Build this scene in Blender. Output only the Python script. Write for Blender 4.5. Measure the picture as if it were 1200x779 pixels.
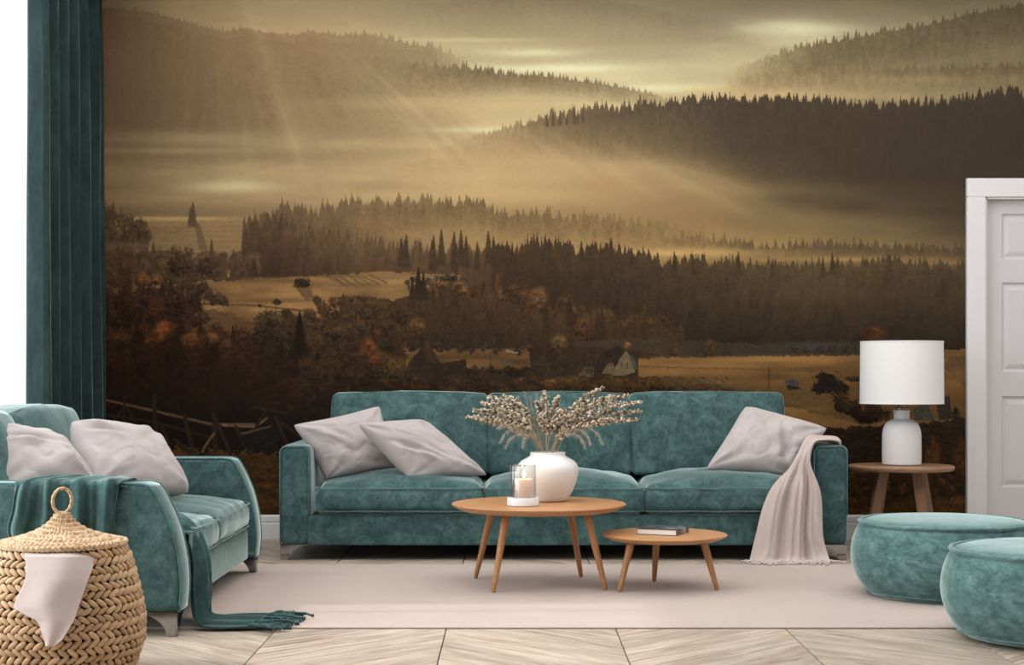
import bpy, math, random
import numpy as np
from mathutils import Vector, Matrix, noise as mn
for o in list(bpy.data.objects): bpy.data.objects.remove(o, do_unlink=True)
SC = bpy.context.scene; COL = SC.collection
# ---------------------------------------------------------------- camera, world, sun, large lights, exposure
CH = 1.05; F = 1850.0; HX, HY = 600.0, 436.0
cam = bpy.data.cameras.new('camera'); cam.sensor_width = 36; cam.lens = F/1200*36; cam.shift_y = (HY-389.5)/1200; cam.clip_end = 200
co = bpy.data.objects.new('camera', cam); co.location = (0, 0, CH); co.rotation_euler = (math.pi/2, 0, 0); COL.objects.link(co); SC.camera = co
world = bpy.data.worlds.new('world'); SC.world = world; world.use_nodes = True
bg = world.node_tree.nodes['Background']; bg.inputs[0].default_value = (0.93, 0.965, 1.0, 1); bg.inputs[1].default_value = 1.6
sl = bpy.data.lights.new('sun', 'SUN'); sl.energy = 1.7; sl.angle = math.radians(1.6); sl.color = (1, .95, .88)
so = bpy.data.objects.new('sun', sl); so.location = (-6, 5, 6); so.rotation_euler = Vector((1, .03, -.93)).to_track_quat('-Z', 'Y').to_euler(); COL.objects.link(so)
def area(name, loc, rot, sx, sy, e, col=(1, 1, 1)):
    l = bpy.data.lights.new(name, 'AREA'); l.shape = 'RECTANGLE'; l.size = sx; l.size_y = sy; l.energy = e; l.color = col
    o = bpy.data.objects.new(name, l); o.location = loc; o.rotation_euler = rot; COL.objects.link(o); return o
area('added_top_fill', (.8, 7.0, 3.54), (0, 0, 0), 6.2, 5.0, 172, (1, .985, .965))  # unseen fill panel added below the ceiling for soft light from above
area('window_daylight', (-2.98, 5.1, 1.8), (0, -math.pi/2, 0), 3.2, 3.4, 150, (.96, .98, 1))
area('far_window_daylight', (-3.0, 8.3, 1.8), (0, -math.pi/2, 0), 3.2, 1.5, 30, (.97, .985, 1))
SC.view_settings.view_transform = 'Standard'; SC.view_settings.look = 'None'; SC.view_settings.gamma = 1; SC.view_settings.use_curve_mapping = False
SC.view_settings.exposure = 0.27
def P(x, y, Y): return np.array([(x-HX)/F*Y, Y, CH-(y-HY)/F*Y])   # a measured point of the photograph at depth Y
# ---------------------------------------------------------------- helpers
class G:
    def __init__(s): s.v = []; s.f = []; s.uv = None
    def add(s, v, f):
        n = len(s.v); s.v.extend([tuple(map(float, p)) for p in v]); s.f.extend([tuple(i+n for i in q) for q in f]); return s
    def grid(s, fn, nu, nv, cu=False, cv=False, flip=False):
        U = nu if cu else nu+1; V = nv if cv else nv+1
        v = [fn(i/nu, j/nv) for i in range(U) for j in range(V)]; f = []
        for i in range(nu):
            for j in range(nv):
                a, b, c, d = i*V+j, ((i+1) % U)*V+j, ((i+1) % U)*V+(j+1) % V, i*V+(j+1) % V
                f.append((d, c, b, a) if flip else (a, b, c, d))
        return s.add(v, f)
    def box(s, a, b):
        (x0, y0, z0), (x1, y1, z1) = a, b
        return s.add([(x0, y0, z0), (x1, y0, z0), (x1, y1, z0), (x0, y1, z0), (x0, y0, z1), (x1, y0, z1), (x1, y1, z1), (x0, y1, z1)],
                     [(3, 2, 1, 0), (4, 5, 6, 7), (0, 1, 5, 4), (1, 2, 6, 5), (2, 3, 7, 6), (3, 0, 4, 7)])
    def rbox(s, a, b, r=.02, n=(2, 2, 2), fn=None, k=3):
        a = np.array(a, float); b = np.array(b, float); c = (a+b)/2; h = (b-a)/2; r = min(r, h.min()*.99)
        ax = []
        for q in range(3):
            th = [math.tan(math.pi/4*i/k)*r for i in range(k, 0, -1)]
            e = h[q]-r
            ax.append([-e-t for t in th]+list(np.linspace(-e, e, n[q]+1))+[e+t for t in th[::-1]])
        idx = {}; V = []; Fc = []
        def vid(p):
            key = tuple(round(x, 6) for x in p)
            if key in idx: return idx[key]
            p = np.array(p); q = np.clip(p, -(h-r), h-r); d = p-q; L = np.linalg.norm(d)
            nn = d/L if L > 1e-9 else d
            w = q+nn*r
            if fn is not None: w = fn(w/h, w+c, nn)
            else: w = w+c
            idx[key] = len(V); V.append(tuple(w)); return idx[key]
        for q in range(3):
            u, v = (q+1) % 3, (q+2) % 3
            for sg in (-1, 1):
                for i in range(len(ax[u])-1):
                    for j in range(len(ax[v])-1):
                        pts = []
                        for (ii, jj) in ((i, j), (i+1, j), (i+1, j+1), (i, j+1)):
                            p = [0, 0, 0]; p[q] = sg*h[q]; p[u] = ax[u][ii]; p[v] = ax[v][jj]; pts.append(vid(p))
                        Fc.append(tuple(pts if sg > 0 else pts[::-1]))
        return s.add(V, Fc)
    def tube(s, path, r, n=8, closed=False, flat=1.0, up=None):
        P_ = [np.array(p, float) for p in path]; m = len(P_); R_ = r if hasattr(r, '__len__') else [r]*m
        T = []
        for i in range(m):
            a = P_[(i-1) % m] if (closed or i > 0) else P_[0]; b = P_[(i+1) % m] if (closed or i < m-1) else P_[-1]
            t = b-a; T.append(t/max(np.linalg.norm(t), 1e-9))
        u = np.array(up if up is not None else ((0, 0, 1) if abs(T[0][2]) < .9 else (1, 0, 0)), float)
        v = []; f = []
        for i in range(m):
            u = u-T[i]*u.dot(T[i]); u /= max(np.linalg.norm(u), 1e-9); w = np.cross(T[i], u)
            for k in range(n):
                a = 2*math.pi*k/n; v.append(P_[i]+R_[i]*(math.cos(a)*u*flat+math.sin(a)*w))
        for i in range(m if closed else m-1):
            for k in range(n):
                a = i*n+k; b = i*n+(k+1) % n; j = (i+1) % m
                f.append((a, b, j*n+(k+1) % n, j*n+k))
        if not closed:
            f.append(tuple(range(n))[::-1]); f.append(tuple((m-1)*n+k for k in range(n)))
        return s.add(v, f)
    def lathe(s, prof, c=(0, 0, 0), n=48, fn=None):
        v = []; f = []; m = len(prof)
        for i, (r, z) in enumerate(prof):
            for k in range(n):
                a = 2*math.pi*k/n; p = (c[0]+r*math.cos(a), c[1]+r*math.sin(a), c[2]+z)
                v.append(fn(p, r, a, z) if fn else p)
        for i in range(m-1):
            for k in range(n): f.append((i*n+k, i*n+(k+1) % n, (i+1)*n+(k+1) % n, (i+1)*n+k))
        if prof[0][0] > 1e-4: f.append(tuple(range(n))[::-1])
        if prof[-1][0] > 1e-4: f.append(tuple((m-1)*n+k for k in range(n)))
        return s.add(v, f)
    def prism(s, prof, y0, y1, r=.0, plane='xz'):   # convex profile swept along the third axis with rounded edges
        pr = np.array(prof, float); m = len(pr)
        t = np.roll(pr, -1, 0)-np.roll(pr, 1, 0); nn = np.stack([t[:, 1], -t[:, 0]], 1); nn /= np.linalg.norm(nn, axis=1)[:, None]+1e-9
        area2 = np.sum(pr[:, 0]*np.roll(pr[:, 1], -1)-np.roll(pr[:, 0], -1)*pr[:, 1])
        if area2 < 0: nn = -nn
        rings = []
        K = 3 if r > 0 else 0
        for k in range(K+1): a = math.pi/2*k/max(K, 1); rings.append((y0+r*(1-math.sin(a)), r*(1-math.cos(a)) if K else 0))
        rings = [(y0+r*(1-math.sin(math.pi/2*k/max(K, 1))), r*(1-math.cos(math.pi/2*(1-k/max(K, 1))))) for k in range(K, -1, -1)] if K else [(y0, 0)]
        rings = [(y0+r*(1-math.cos(math.pi/2*k/max(K, 1))), r*(1-math.sin(math.pi/2*k/max(K, 1)))) for k in range(K+1)] if K else [(y0, 0)]
        rings = rings+[(y0+y1-a, b) for a, b in rings[::-1]]
        v = []; f = []
        for (y, ins) in rings:
            q = pr-nn*ins
            for p in q: v.append((p[0], y, p[1]) if plane == 'xz' else ((y, p[0], p[1]) if plane == 'yz' else (p[0], p[1], y)))
        for i in range(len(rings)-1):
            for k in range(m): f.append((i*m+k, (i+1)*m+k, (i+1)*m+(k+1) % m, i*m+(k+1) % m))
        f.append(tuple(range(m))); f.append(tuple((len(rings)-1)*m+k for k in range(m))[::-1])
        return s.add(v, f)
def wloc(o):
    p = np.zeros(3)
    while o is not None: p += np.array(o.location); o = o.parent
    return p
def build(name, g, mat, parent=None, smooth=True, origin=None, weld=False, auto=None, thick=None, sub=0, fixn=True):
    off = wloc(parent) if parent is not None else np.zeros(3)
    o0 = np.array(origin, float) if origin is not None else np.zeros(3)
    V = np.array(g.v, float)-off-(o0 if parent is None else 0)
    me = bpy.data.meshes.new(name); me.from_pydata(V.tolist(), [], g.f); me.materials.append(mat)
    if fixn or weld:
        import bmesh
        b = bmesh.new(); b.from_mesh(me)
        if weld: bmesh.ops.remove_doubles(b, verts=b.verts, dist=1e-5)
        if fixn: bmesh.ops.recalc_face_normals(b, faces=b.faces)
        b.to_mesh(me); b.free()
    if smooth:
        me.polygons.foreach_set('use_smooth', [True]*len(me.polygons))
        if auto: me.set_sharp_from_angle(angle=math.radians(auto))
    o = bpy.data.objects.new(name, me); COL.objects.link(o)
    if parent is None: o.location = o0
    else: o.parent = parent
    if thick:
        m = o.modifiers.new('thickness', 'SOLIDIFY'); m.thickness = thick; m.offset = 0
    if sub:
        m = o.modifiers.new('smooth', 'SUBSURF'); m.levels = sub; m.render_levels = sub
    return o
def tag(o, label, cat, group=None):
    o['label'] = label; o['category'] = cat
    if group: o['group'] = group
    return o
def thing(name, label, cat, loc, group=None):
    o = bpy.data.objects.new(name, None); o.empty_display_size = .1; o.location = loc; COL.objects.link(o); return tag(o, label, cat, group)
def struct(name, g, mat, parent=None, **k):
    o = build(name, g, mat, parent, **k)
    if parent is None: o['kind'] = 'structure'
    return o
def nz(x, y, z, s=1.0, seed=0.0): return mn.noise(Vector((x*s+seed, y*s+seed*.37, z*s-seed*.71)))
def lerp(a, b, t): return a+(b-a)*t
def curve(pts, n):                      # Catmull-Rom through the points
    p = [np.array(q, float) for q in pts]; p = [2*p[0]-p[1]]+p+[2*p[-1]-p[-2]]; out = []; m = len(p)-3
    for i in range(n+1):
        t = i/n*m; k = min(int(t), m-1); t -= k; a, b, c, d = p[k:k+4]
        out.append(.5*((2*b)+(-a+c)*t+(2*a-5*b+4*c-d)*t*t+(-a+3*b-3*c+d)*t**3))
    return out
# ---------------------------------------------------------------- materials
def mat(name, col, rough=.6, spec=.5, **k):
    m = bpy.data.materials.new(name); m.use_nodes = True; nt = m.node_tree; b = nt.nodes['Principled BSDF']
    b.inputs['Base Color'].default_value = (*col, 1); b.inputs['Roughness'].default_value = rough; b.inputs['Specular IOR Level'].default_value = spec
    for q, v in k.items():
        b.inputs[q.replace('_', ' ')].default_value = v if not isinstance(v, tuple) else (*v, 1)
    return m
def nd(m, t, **k):
    n = m.node_tree.nodes.new(t)
    for a, v in k.items(): setattr(n, a, v)
    return n
def lk(m, a, b): m.node_tree.links.new(a, b)
def B(m): return m.node_tree.nodes['Principled BSDF']
def coords(m, kind='Object', scale=(1, 1, 1), rand=False):
    tc = nd(m, 'ShaderNodeTexCoord'); mp = nd(m, 'ShaderNodeMapping'); lk(m, tc.outputs[kind], mp.inputs[0]); mp.inputs['Scale'].default_value = scale
    if rand:
        oi = nd(m, 'ShaderNodeObjectInfo'); mu = nd(m, 'ShaderNodeMath', operation='MULTIPLY'); lk(m, oi.outputs['Random'], mu.inputs[0]); mu.inputs[1].default_value = 37.0
        cb = nd(m, 'ShaderNodeCombineXYZ'); lk(m, mu.outputs[0], cb.inputs[0]); lk(m, mu.outputs[0], cb.inputs[1]); lk(m, cb.outputs[0], mp.inputs['Location'])
    return mp.outputs[0]
def tex(m, vec, scale, detail=4, rough=.5, dist=0):
    n = nd(m, 'ShaderNodeTexNoise'); n.inputs['Scale'].default_value = scale; n.inputs['Detail'].default_value = detail; n.inputs['Roughness'].default_value = rough; n.inputs['Distortion'].default_value = dist
    lk(m, vec, n.inputs['Vector']); return n.outputs['Fac']
def ramp(m, fac, stops):
    r = nd(m, 'ShaderNodeValToRGB'); e = r.color_ramp.elements
    while len(e) < len(stops): e.new(.5)
    for q, (p, c) in zip(e, stops): q.position = p; q.color = (*c, 1)
    lk(m, fac, r.inputs[0]); return r.outputs[0]
def bump(m, h, strength=.3, dist=.01, prev=None):
    n = nd(m, 'ShaderNodeBump'); n.inputs['Strength'].default_value = strength; n.inputs['Distance'].default_value = dist; lk(m, h, n.inputs['Height'])
    if prev: lk(m, prev, n.inputs['Normal'])
    lk(m, n.outputs[0], B(m).inputs['Normal']); return n.outputs[0]
def mixc(m, fac, a, b):
    n = nd(m, 'ShaderNodeMix', data_type='RGBA')
    if hasattr(fac, 'links'): lk(m, fac, n.inputs[0])
    else: n.inputs[0].default_value = fac
    for s, v in ((6, a), (7, b)):
        if hasattr(v, 'links'): lk(m, v, n.inputs[s])
        else: n.inputs[s].default_value = (*v, 1)
    return n.outputs[2]
def velvet(name, dark, mid, light, scale=1.0, sheen=.5, stretch=(1, 1, 1.0), pile=.25):
    m = mat(name, mid, .82, .25); v = coords(m, 'Object', stretch)
    a = tex(m, v, 7*scale, 6, .62, .6); b = tex(m, v, 26*scale, 5, .7, .3)
    c = ramp(m, a, [(.38, dark), (.49, mid), (.64, light)]); d = ramp(m, b, [(.36, tuple(x*.82 for x in mid)), (.64, tuple(min(1, x*1.25) for x in light))])
    lk(m, mixc(m, .36, c, d), B(m).inputs['Base Color'])
    B(m).inputs['Sheen Weight'].default_value = sheen; B(m).inputs['Sheen Roughness'].default_value = .28; B(m).inputs['Sheen Tint'].default_value = (.78, .95, .93, 1)
    bump(m, b, .25, .004)
    sb = nd(m, 'ShaderNodeBsdfSheen'); sb.inputs['Color'].default_value = (pile*.80, pile*.95, pile*.93, 1); sb.inputs['Roughness'].default_value = .22   # the upright pile of the velvet
    ad = nd(m, 'ShaderNodeAddShader'); lk(m, B(m).outputs[0], ad.inputs[0]); lk(m, sb.outputs[0], ad.inputs[1]); lk(m, ad.outputs[0], m.node_tree.nodes['Material Output'].inputs[0])
    return m
M_sofa = velvet('teal_velvet', (.017, .044, .045), (.031, .074, .075), (.075, .145, .142), 1.6, .9, pile=.45)
M_seat = velvet('teal_seat_velvet', (.022, .054, .055), (.040, .090, .090), (.088, .165, .160), 1.6, 1.0, pile=.8)
M_pipe = velvet('teal_piping', (.03, .085, .082), (.055, .13, .125), (.08, .18, .17), 1, 1.0)
M_pouf = velvet('pouf_velvet', (.032, .080, .079), (.068, .148, .144), (.155, .275, .265), 1.3, 1.0, (1, 1, 1.8))
M_curt = velvet('curtain_velvet', (.006, .016, .017), (.010, .026, .027), (.020, .045, .045), .8, .55, (1, 1, .5))
M_throw_t = velvet('teal_throw', (.016, .048, .047), (.026, .068, .066), (.05, .105, .10), 1.6, .5)
def fabric(name, col, sc=260, var=.08, rough=.9, sheen=.2):
    m = mat(name, col, rough, .2); v = coords(m, 'Object'); a = tex(m, v, 3, 4); w = tex(m, v, sc, 2)
    lk(m, ramp(m, a, [(.3, tuple(c*(1-var) for c in col)), (.7, tuple(min(1, c*(1+var)) for c in col))]), B(m).inputs['Base Color'])
    B(m).inputs['Sheen Weight'].default_value = sheen; bump(m, w, .25, .002); return m
M_pillow = fabric('pillow_linen', (.455, .408, .402)); M_throw_p = fabric('pink_throw', (.50, .415, .39)); M_napkin = fabric('pink_cotton', (.53, .44, .42), 400, .04)
M_rug = fabric('rug_pile', (.45, .362, .320), 420, .04)
M_white = mat('white_paint', (.70, .69, .70), .45); M_wall = mat('wall_plaster', (.66, .65, .65), .9, .2)
bump(M_wall, tex(M_wall, coords(M_wall), 60, 3), .05, .002)
M_door = mat('door_paint', (.60, .585, .60), .4)
M_ceram = mat('white_ceramic', (.80, .79, .79), .5); M_lampbody = mat('lamp_ceramic', (.78, .77, .78), .55)
def wood(name, c1, c2, sc=(1, 14, 14), rough=.45, base=5):
    m = mat(name, c1, rough, .4); v = coords(m, 'Object', sc, True); a = tex(m, v, base, 5, .6, .8); b = tex(m, v, base*6, 3, .6)
    lk(m, mixc(m, .3, ramp(m, a, [(.3, c2), (.62, c1)]), ramp(m, b, [(.35, c2), (.65, c1)])), B(m).inputs['Base Color']); bump(m, b, .08, .002); return m
M_oak = wood('oak_top', (.52, .275, .125), (.36, .165, .066)); M_leg = wood('oak_leg', (.50, .26, .115), (.34, .155, .062), (10, 10, 1))
M_oak2 = wood('side_table_oak', (.36, .215, .13), (.22, .118, .064)); M_leg2 = wood('side_table_leg', (.27, .155, .088), (.16, .085, .045), (10, 10, 1))
M_chrome = mat('polished_chrome', (.36, .37, .38), .10, .5, Metallic=1.0)
M_brass = mat('lamp_socket_brass', (.35, .24, .16), .4, .5, Metallic=.6)
def wicker(name, c1, c2):
    m = mat(name, c1, .6, .35); v = coords(m, 'Object', (1, 1, 1), True); a = tex(m, v, 14, 4, .6); b = tex(m, v, 160, 3, .6)
    oi = nd(m, 'ShaderNodeObjectInfo'); base = ramp(m, oi.outputs['Random'], [(0, c2), (.5, tuple((x+y)/2 for x, y in zip(c1, c2))), (1, c1)])
    lk(m, mixc(m, .5, base, ramp(m, a, [(.3, c2), (.7, c1)])), B(m).inputs['Base Color']); bump(m, b, .3, .002); return m
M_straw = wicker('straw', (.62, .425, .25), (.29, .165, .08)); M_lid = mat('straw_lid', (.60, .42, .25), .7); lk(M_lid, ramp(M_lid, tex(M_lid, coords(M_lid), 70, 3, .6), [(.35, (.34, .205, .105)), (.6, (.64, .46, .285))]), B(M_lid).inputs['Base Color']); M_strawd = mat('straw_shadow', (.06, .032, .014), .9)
M_plank = mat('floor_oak', (.5, .4, .3), .42, .4)
v_ = coords(M_plank, 'UV', (1, 1, 1), True); s_ = nd(M_plank, 'ShaderNodeMapping'); lk(M_plank, v_, s_.inputs[0]); s_.inputs['Scale'].default_value = (1.3, 16, 1)
s2_ = nd(M_plank, 'ShaderNodeMapping'); lk(M_plank, v_, s2_.inputs[0]); s2_.inputs['Scale'].default_value = (3, 60, 1)
g1 = tex(M_plank, s_.outputs[0], 1.6, 6, .65, .9); g2 = tex(M_plank, s2_.outputs[0], 1.5, 4, .6, .3)
c1_ = ramp(M_plank, g1, [(.32, (.17, .115, .08)), (.42, (.38, .295, .225)), (.60, (.56, .48, .395))]); c2_ = ramp(M_plank, g2, [(.40, (.20, .14, .10)), (.56, (.60, .52, .43))])
oi_ = nd(M_plank, 'ShaderNodeObjectInfo'); hs = nd(M_plank, 'ShaderNodeHueSaturation'); rm = nd(M_plank, 'ShaderNodeMapRange'); lk(M_plank, oi_.outputs['Random'], rm.inputs[0]); rm.inputs[3].default_value = .86; rm.inputs[4].default_value = 1.1
lk(M_plank, rm.outputs[0], hs.inputs['Value']); lk(M_plank, mixc(M_plank, .35, c1_, c2_), hs.inputs['Color']); lk(M_plank, hs.outputs[0], B(M_plank).inputs['Base Color']); bump(M_plank, g2, .08, .002)
M_gap = mat('floor_joint', (.035, .022, .015), .9)
M_concrete = mat('subfloor', (.42, .34, .27), .8)
def glassy(name, tint, gl=.08, al=.0):
    m = bpy.data.materials.new(name); m.use_nodes = True; nt = m.node_tree; nt.nodes.clear()
    o = nt.nodes.new('ShaderNodeOutputMaterial'); t = nt.nodes.new('ShaderNodeBsdfTransparent'); t.inputs[0].default_value = (*tint, 1)
    g = nt.nodes.new('ShaderNodeBsdfGlossy'); g.inputs['Roughness'].default_value = .02; lw = nt.nodes.new('ShaderNodeLayerWeight'); lw.inputs[0].default_value = .35
    mu = nt.nodes.new('ShaderNodeMath'); mu.operation = 'MULTIPLY_ADD'; mu.inputs[1].default_value = .7; mu.inputs[2].default_value = gl; mu.use_clamp = True
    nt.links.new(lw.outputs['Facing'], mu.inputs[0]); mx = nt.nodes.new('ShaderNodeMixShader'); nt.links.new(mu.outputs[0], mx.inputs[0]); nt.links.new(t.outputs[0], mx.inputs[1]); nt.links.new(g.outputs[0], mx.inputs[2]); nt.links.new(mx.outputs[0], o.inputs[0]); return m
M_pane = glassy('window_glass', (.97, .98, .98), .02); M_glass = glassy('lantern_glass', (.90, .90, .90), .05)
M_sheer = bpy.data.materials.new('sheer_voile'); M_sheer.use_nodes = True; nt = M_sheer.node_tree; nt.nodes.clear()
o_ = nt.nodes.new('ShaderNodeOutputMaterial'); tr = nt.nodes.new('ShaderNodeBsdfTransparent'); tl = nt.nodes.new('ShaderNodeBsdfTranslucent'); df = nt.nodes.new('ShaderNodeBsdfDiffuse')
tl.inputs[0].default_value = (.95, .95, .97, 1); df.inputs[0].default_value = (.9, .9, .92, 1)
m1 = nt.nodes.new('ShaderNodeMixShader'); m1.inputs[0].default_value = .35; nt.links.new(tl.outputs[0], m1.inputs[1]); nt.links.new(df.outputs[0], m1.inputs[2])
m2 = nt.nodes.new('ShaderNodeMixShader'); m2.inputs[0].default_value = .80; nt.links.new(tr.outputs[0], m2.inputs[1]); nt.links.new(m1.outputs[0], m2.inputs[2]); nt.links.new(m2.outputs[0], o_.inputs[0])
# ---------------------------------------------------------------- the printed wall mural (a flat print, painted by numpy)
MX0, MX1, MY0, MY1 = 96.0, 1240.0, -62.0, 604.0
def paint_mural(S=1.7):
    W = int((MX1-MX0)*S); Hh = int((MY1-MY0)*S)
    xs = MX0+(np.arange(W)+.5)/S; ys = MY0+(np.arange(Hh)+.5)/S
    A = lambda *c: np.array(c, float)
    def vn(cx, cy, seed):
        r = np.random.RandomState(seed)
        gx = (xs-MX0)/cx; gy = (ys-MY0)/cy
        g = r.rand(int(gy[-1])+3, int(gx[-1])+3)*2-1
        ix = gx.astype(int); iy = gy.astype(int); fx = gx-ix; fy = gy-iy
        fx = fx*fx*(3-2*fx); fy = (fy*fy*(3-2*fy))[:, None]
        a = g[:, ix]*(1-fx)+g[:, ix+1]*fx
        return a[iy]*(1-fy)+a[iy+1]*fy
    # control colours of the haze and the land behind every silhouette
    cx = [96, 130, 220, 320, 420, 520, 620, 720, 820, 920, 1020, 1140]
    grid = [
     (-46, '6e5c48 8a745a a8926e b49f78 b4a07a aa9a78 a29272 988a6e 8e826a 887c66 80765f 787058'),
     (0,   '6e5c48 8a755a ac9470 b8a27c b6a27e ae9c7a a69674 9a8c70 8e826a 887c66 82785f 7c735a'),
     (40,  '6b5844 846e55 a08a68 b29c76 b6a27c b4a47e b0a27e a89c7c a0967a b4aa8a a09678 887e62'),
     (80,  '68553f 7a654d 94805f a48e6a ac9872 c0b28a ccc49c c8be98 c0b690 b8ae88 a49876 94896a'),
     (110, '66533e 776249 8e7858 9a8560 a8946c b8a880 bcae84 c2b890 c0b68e b0a27c aa9a74 9e8e6a'),
     (150, '6a563f 7e694e 9a8562 a8946c b09c74 bcaa80 c0ae84 b8a67c ac9a72 9c8a66 8c7c5c 7e7054'),
     (185, '75604a 9a845f b09a72 b4a078 baa67a bca87c b8a278 a6906a 8c7a58 6e6048 5a4f3c 52483a'),
     (220, '7c674c b09a70 ccb88a c8b384 c4ae80 c2ac7e b29a6e a48860 907a56 705f45 564b38 463c2e'),
     (250, '6a5438 a88f62 b89e70 bca274 baa074 a68c60 9a8058 947a54 8c7450 705f43 5e513a 4e4433'),
     (290, '5c4630 7a6240 9a8054 a0865a a0845a 967c54 9a8056 a08656 a28656 947c50 7e6a48 62533c'),
     (330, '503a26 5e4630 a4835a b08c5c a4825a 70583a 60492f 5a452e 54412c 4e3e2c 483a2a 44382a'),
     (380, '3a2616 442c1a 5c4028 765535 5c442a 52402a 4a3926 463624 423526 403426 3c3226 3a3026'),
     (420, '281a10 2a1a0f 33200f 4a3018 5a4226 7e6238 705632 6a5432 866438 8c6a3a 8c6a3c 8a6438'),
     (460, '20150d 20140c 22150c 2a1a0e 3c2814 4a331c 4a361e 503c22 7c5f34 866536 73562e 7a5a30'),
     (500, '1c130c 1c120b 1c120b 20150c 241a10 241a10 241a10 2a2014 40301c 4a3820 2e2416 3a2a18'),
     (535, '1c120b 1c120a 22160a 2a1c0c 30200e 2a1c0e 2a1c0e 2a1c0e 2c1e10 2c1e12 2c1e10 33200f'),
     (604, '3c2810 4a3212 543914 573b15 543a15 4a3212 4a3212 4a3212 4a3112 40290f 40290f 422a10')]
    K = []
    for _, row in grid:
        K.append([[int(h[i:i+2], 16)/255 for i in (0, 2, 4)] for h in row.split()])
    K = np.array(K); gy = np.array([g[0] for g in grid], float)
    def sm(t): return t*t*(3-2*t)
    iy = np.clip(np.searchsorted(gy, ys)-1, 0, len(gy)-2); fy = np.clip((ys-gy[iy])/(gy[iy+1]-gy[iy]), 0, 1)
    cxa = np.array(cx, float)
    ix = np.clip(np.searchsorted(cxa, xs)-1, 0, len(cx)-2); fx = sm(np.clip((xs-cxa[ix])/(cxa[ix+1]-cxa[ix]), 0, 1))
    R = K[:, ix]*(1-fx)[None, :, None]+K[:, ix+1]*fx[None, :, None]
    C = R[iy]*(1-fy)[:, None, None]+R[iy+1]*fy[:, None, None]
    YY = ys[:, None]; XX = xs[None, :]
    n1 = vn(90, 14, 1); n2 = vn(30, 6, 2); n3 = vn(7, 3, 3); n4 = vn(2.2, 2.2, 4); n5 = vn(1.3, 6, 5); n6 = vn(4, 14, 6)
    n7 = vn(12, 12, 7)
    C *= (1+.035*n1+.02*n2)[:, :, None]
    def blend(al, col):
        C[:] = C*(1-al[:, :, None])+col*al[:, :, None]
    def win(x0, x1, y0, y1):
        a = max(0, int((x0-MX0)*S)); b = min(W, int((x1-MX0)*S)+1); c = max(0, int((y0-MY0)*S)); d = min(Hh, int((y1-MY0)*S)+1)
        return slice(c, max(c, d)), slice(a, max(a, b))
    def fog(cx_, cy_, rx, ry, col, al, k=.35):
        sy, sx = win(cx_-rx*3, cx_+rx*3, cy_-ry*3, cy_+ry*3)
        q = ((XX[:, sx]-cx_)/rx)**2+((YY[sy]-cy_)/ry)**2
        a = al*np.exp(-q*1.2)*(1+k*n1[sy, sx]+k*.6*n2[sy, sx])
        a = np.clip(a, 0, 1)[:, :, None]
        C[sy, sx] = C[sy, sx]*(1-a)+A(*col)/255*a
    def colx(cs):      # colour along x
        if not isinstance(cs, list): return np.tile(A(*cs)/255, (W, 1))
        px = [c[0] for c in cs]
        return np.stack([np.interp(xs, px, [c[1][k]/255 for c in cs]) for k in range(3)], 1)
    def valx(v):
        if not isinstance(v, list): return np.full(W, float(v))
        return np.interp(xs, [c[0] for c in v], [c[1] for c in v])
    def sil(base, x0, x1, h, dens, seed, slim=.17):
        r = np.random.RandomState(seed); top = base.copy()
        hx = valx(h); n = int((x1-x0)*dens*2.4)
        for _ in range(n):
            c = x0+r.rand()*(x1-x0); i = int((c-MX0)*S)
            if i < 0 or i >= W: continue
            hh = hx[i]*(.3+1.0*r.rand()**2.0); hw = max(hh*slim*(.9+.9*r.rand()), 1.1)
            a = max(0, int((c-hw-MX0)*S)); b = min(W, int((c+hw-MX0)*S)+2)
            d = np.abs(xs[a:b]-c)/hw
            p = hh*np.clip(1-d, 0, 1)**.9*(1+.10*r.randn(b-a))-hh*.05
            top[a:b] = np.minimum(top[a:b], base[a:b]-p)
        return top
    def forest(pts, h, ctop, cbot, rows=4, dy=7, fade=60, a0=1., a1=0., dens=.25, seed=1, x0=None, x1=None, slim=.17, tex=.06, xa=None, lit=0):
        px = [p[0] for p in pts]; py = [p[1] for p in pts]
        x0 = px[0] if x0 is None else x0; x1 = px[-1] if x1 is None else x1
        ridge = np.interp(xs, px, py)
        ax = valx(xa) if xa is not None else np.ones(W)
        ax = ax*np.clip((xs-x0)/3+.5, 0, 1)*np.clip((x1-xs)/3+.5, 0, 1)
        ct = colx(ctop); cb = colx(cbot); fd = valx(fade)
        lo = int((max(min(py)-60, MY0)-MY0)*S); hi = min(Hh, int((max(py)+fd.max()+rows*dy+20-MY0)*S))
        ya = ys[lo:hi, None]
        for k in range(rows):
            base = ridge+k*dy+1.5*n2[min(Hh-1, 100+k*9)]
            top = sil(base, x0, x1, h, dens, seed*31+k, slim)
            m = np.clip((ya-top[None])*S*.8+.5, 0, 1)
            d = np.clip((ya-ridge[None])/fd[None], 0, 1)
            al = m*(a0+(a1-a0)*d**1.1)*ax[None]
            if k: al = al*.75
            t = np.clip((ya-ridge[None])/fd[None], 0, 1)[:, :, None]
            col = (ct[None]*(1-t)+cb[None]*t)*(1+tex*(n5[lo:hi]*.3+n6[lo:hi]*.9+.7*n4[lo:hi]+.6*n7[lo:hi]+.4*n3[lo:hi])+lit*np.exp(-((ya-top[None])/3.)**2)-.03*(k % 2))[:, :, None]
            C[lo:hi] = C[lo:hi]*(1-al[:, :, None])+col*al[:, :, None]
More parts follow.
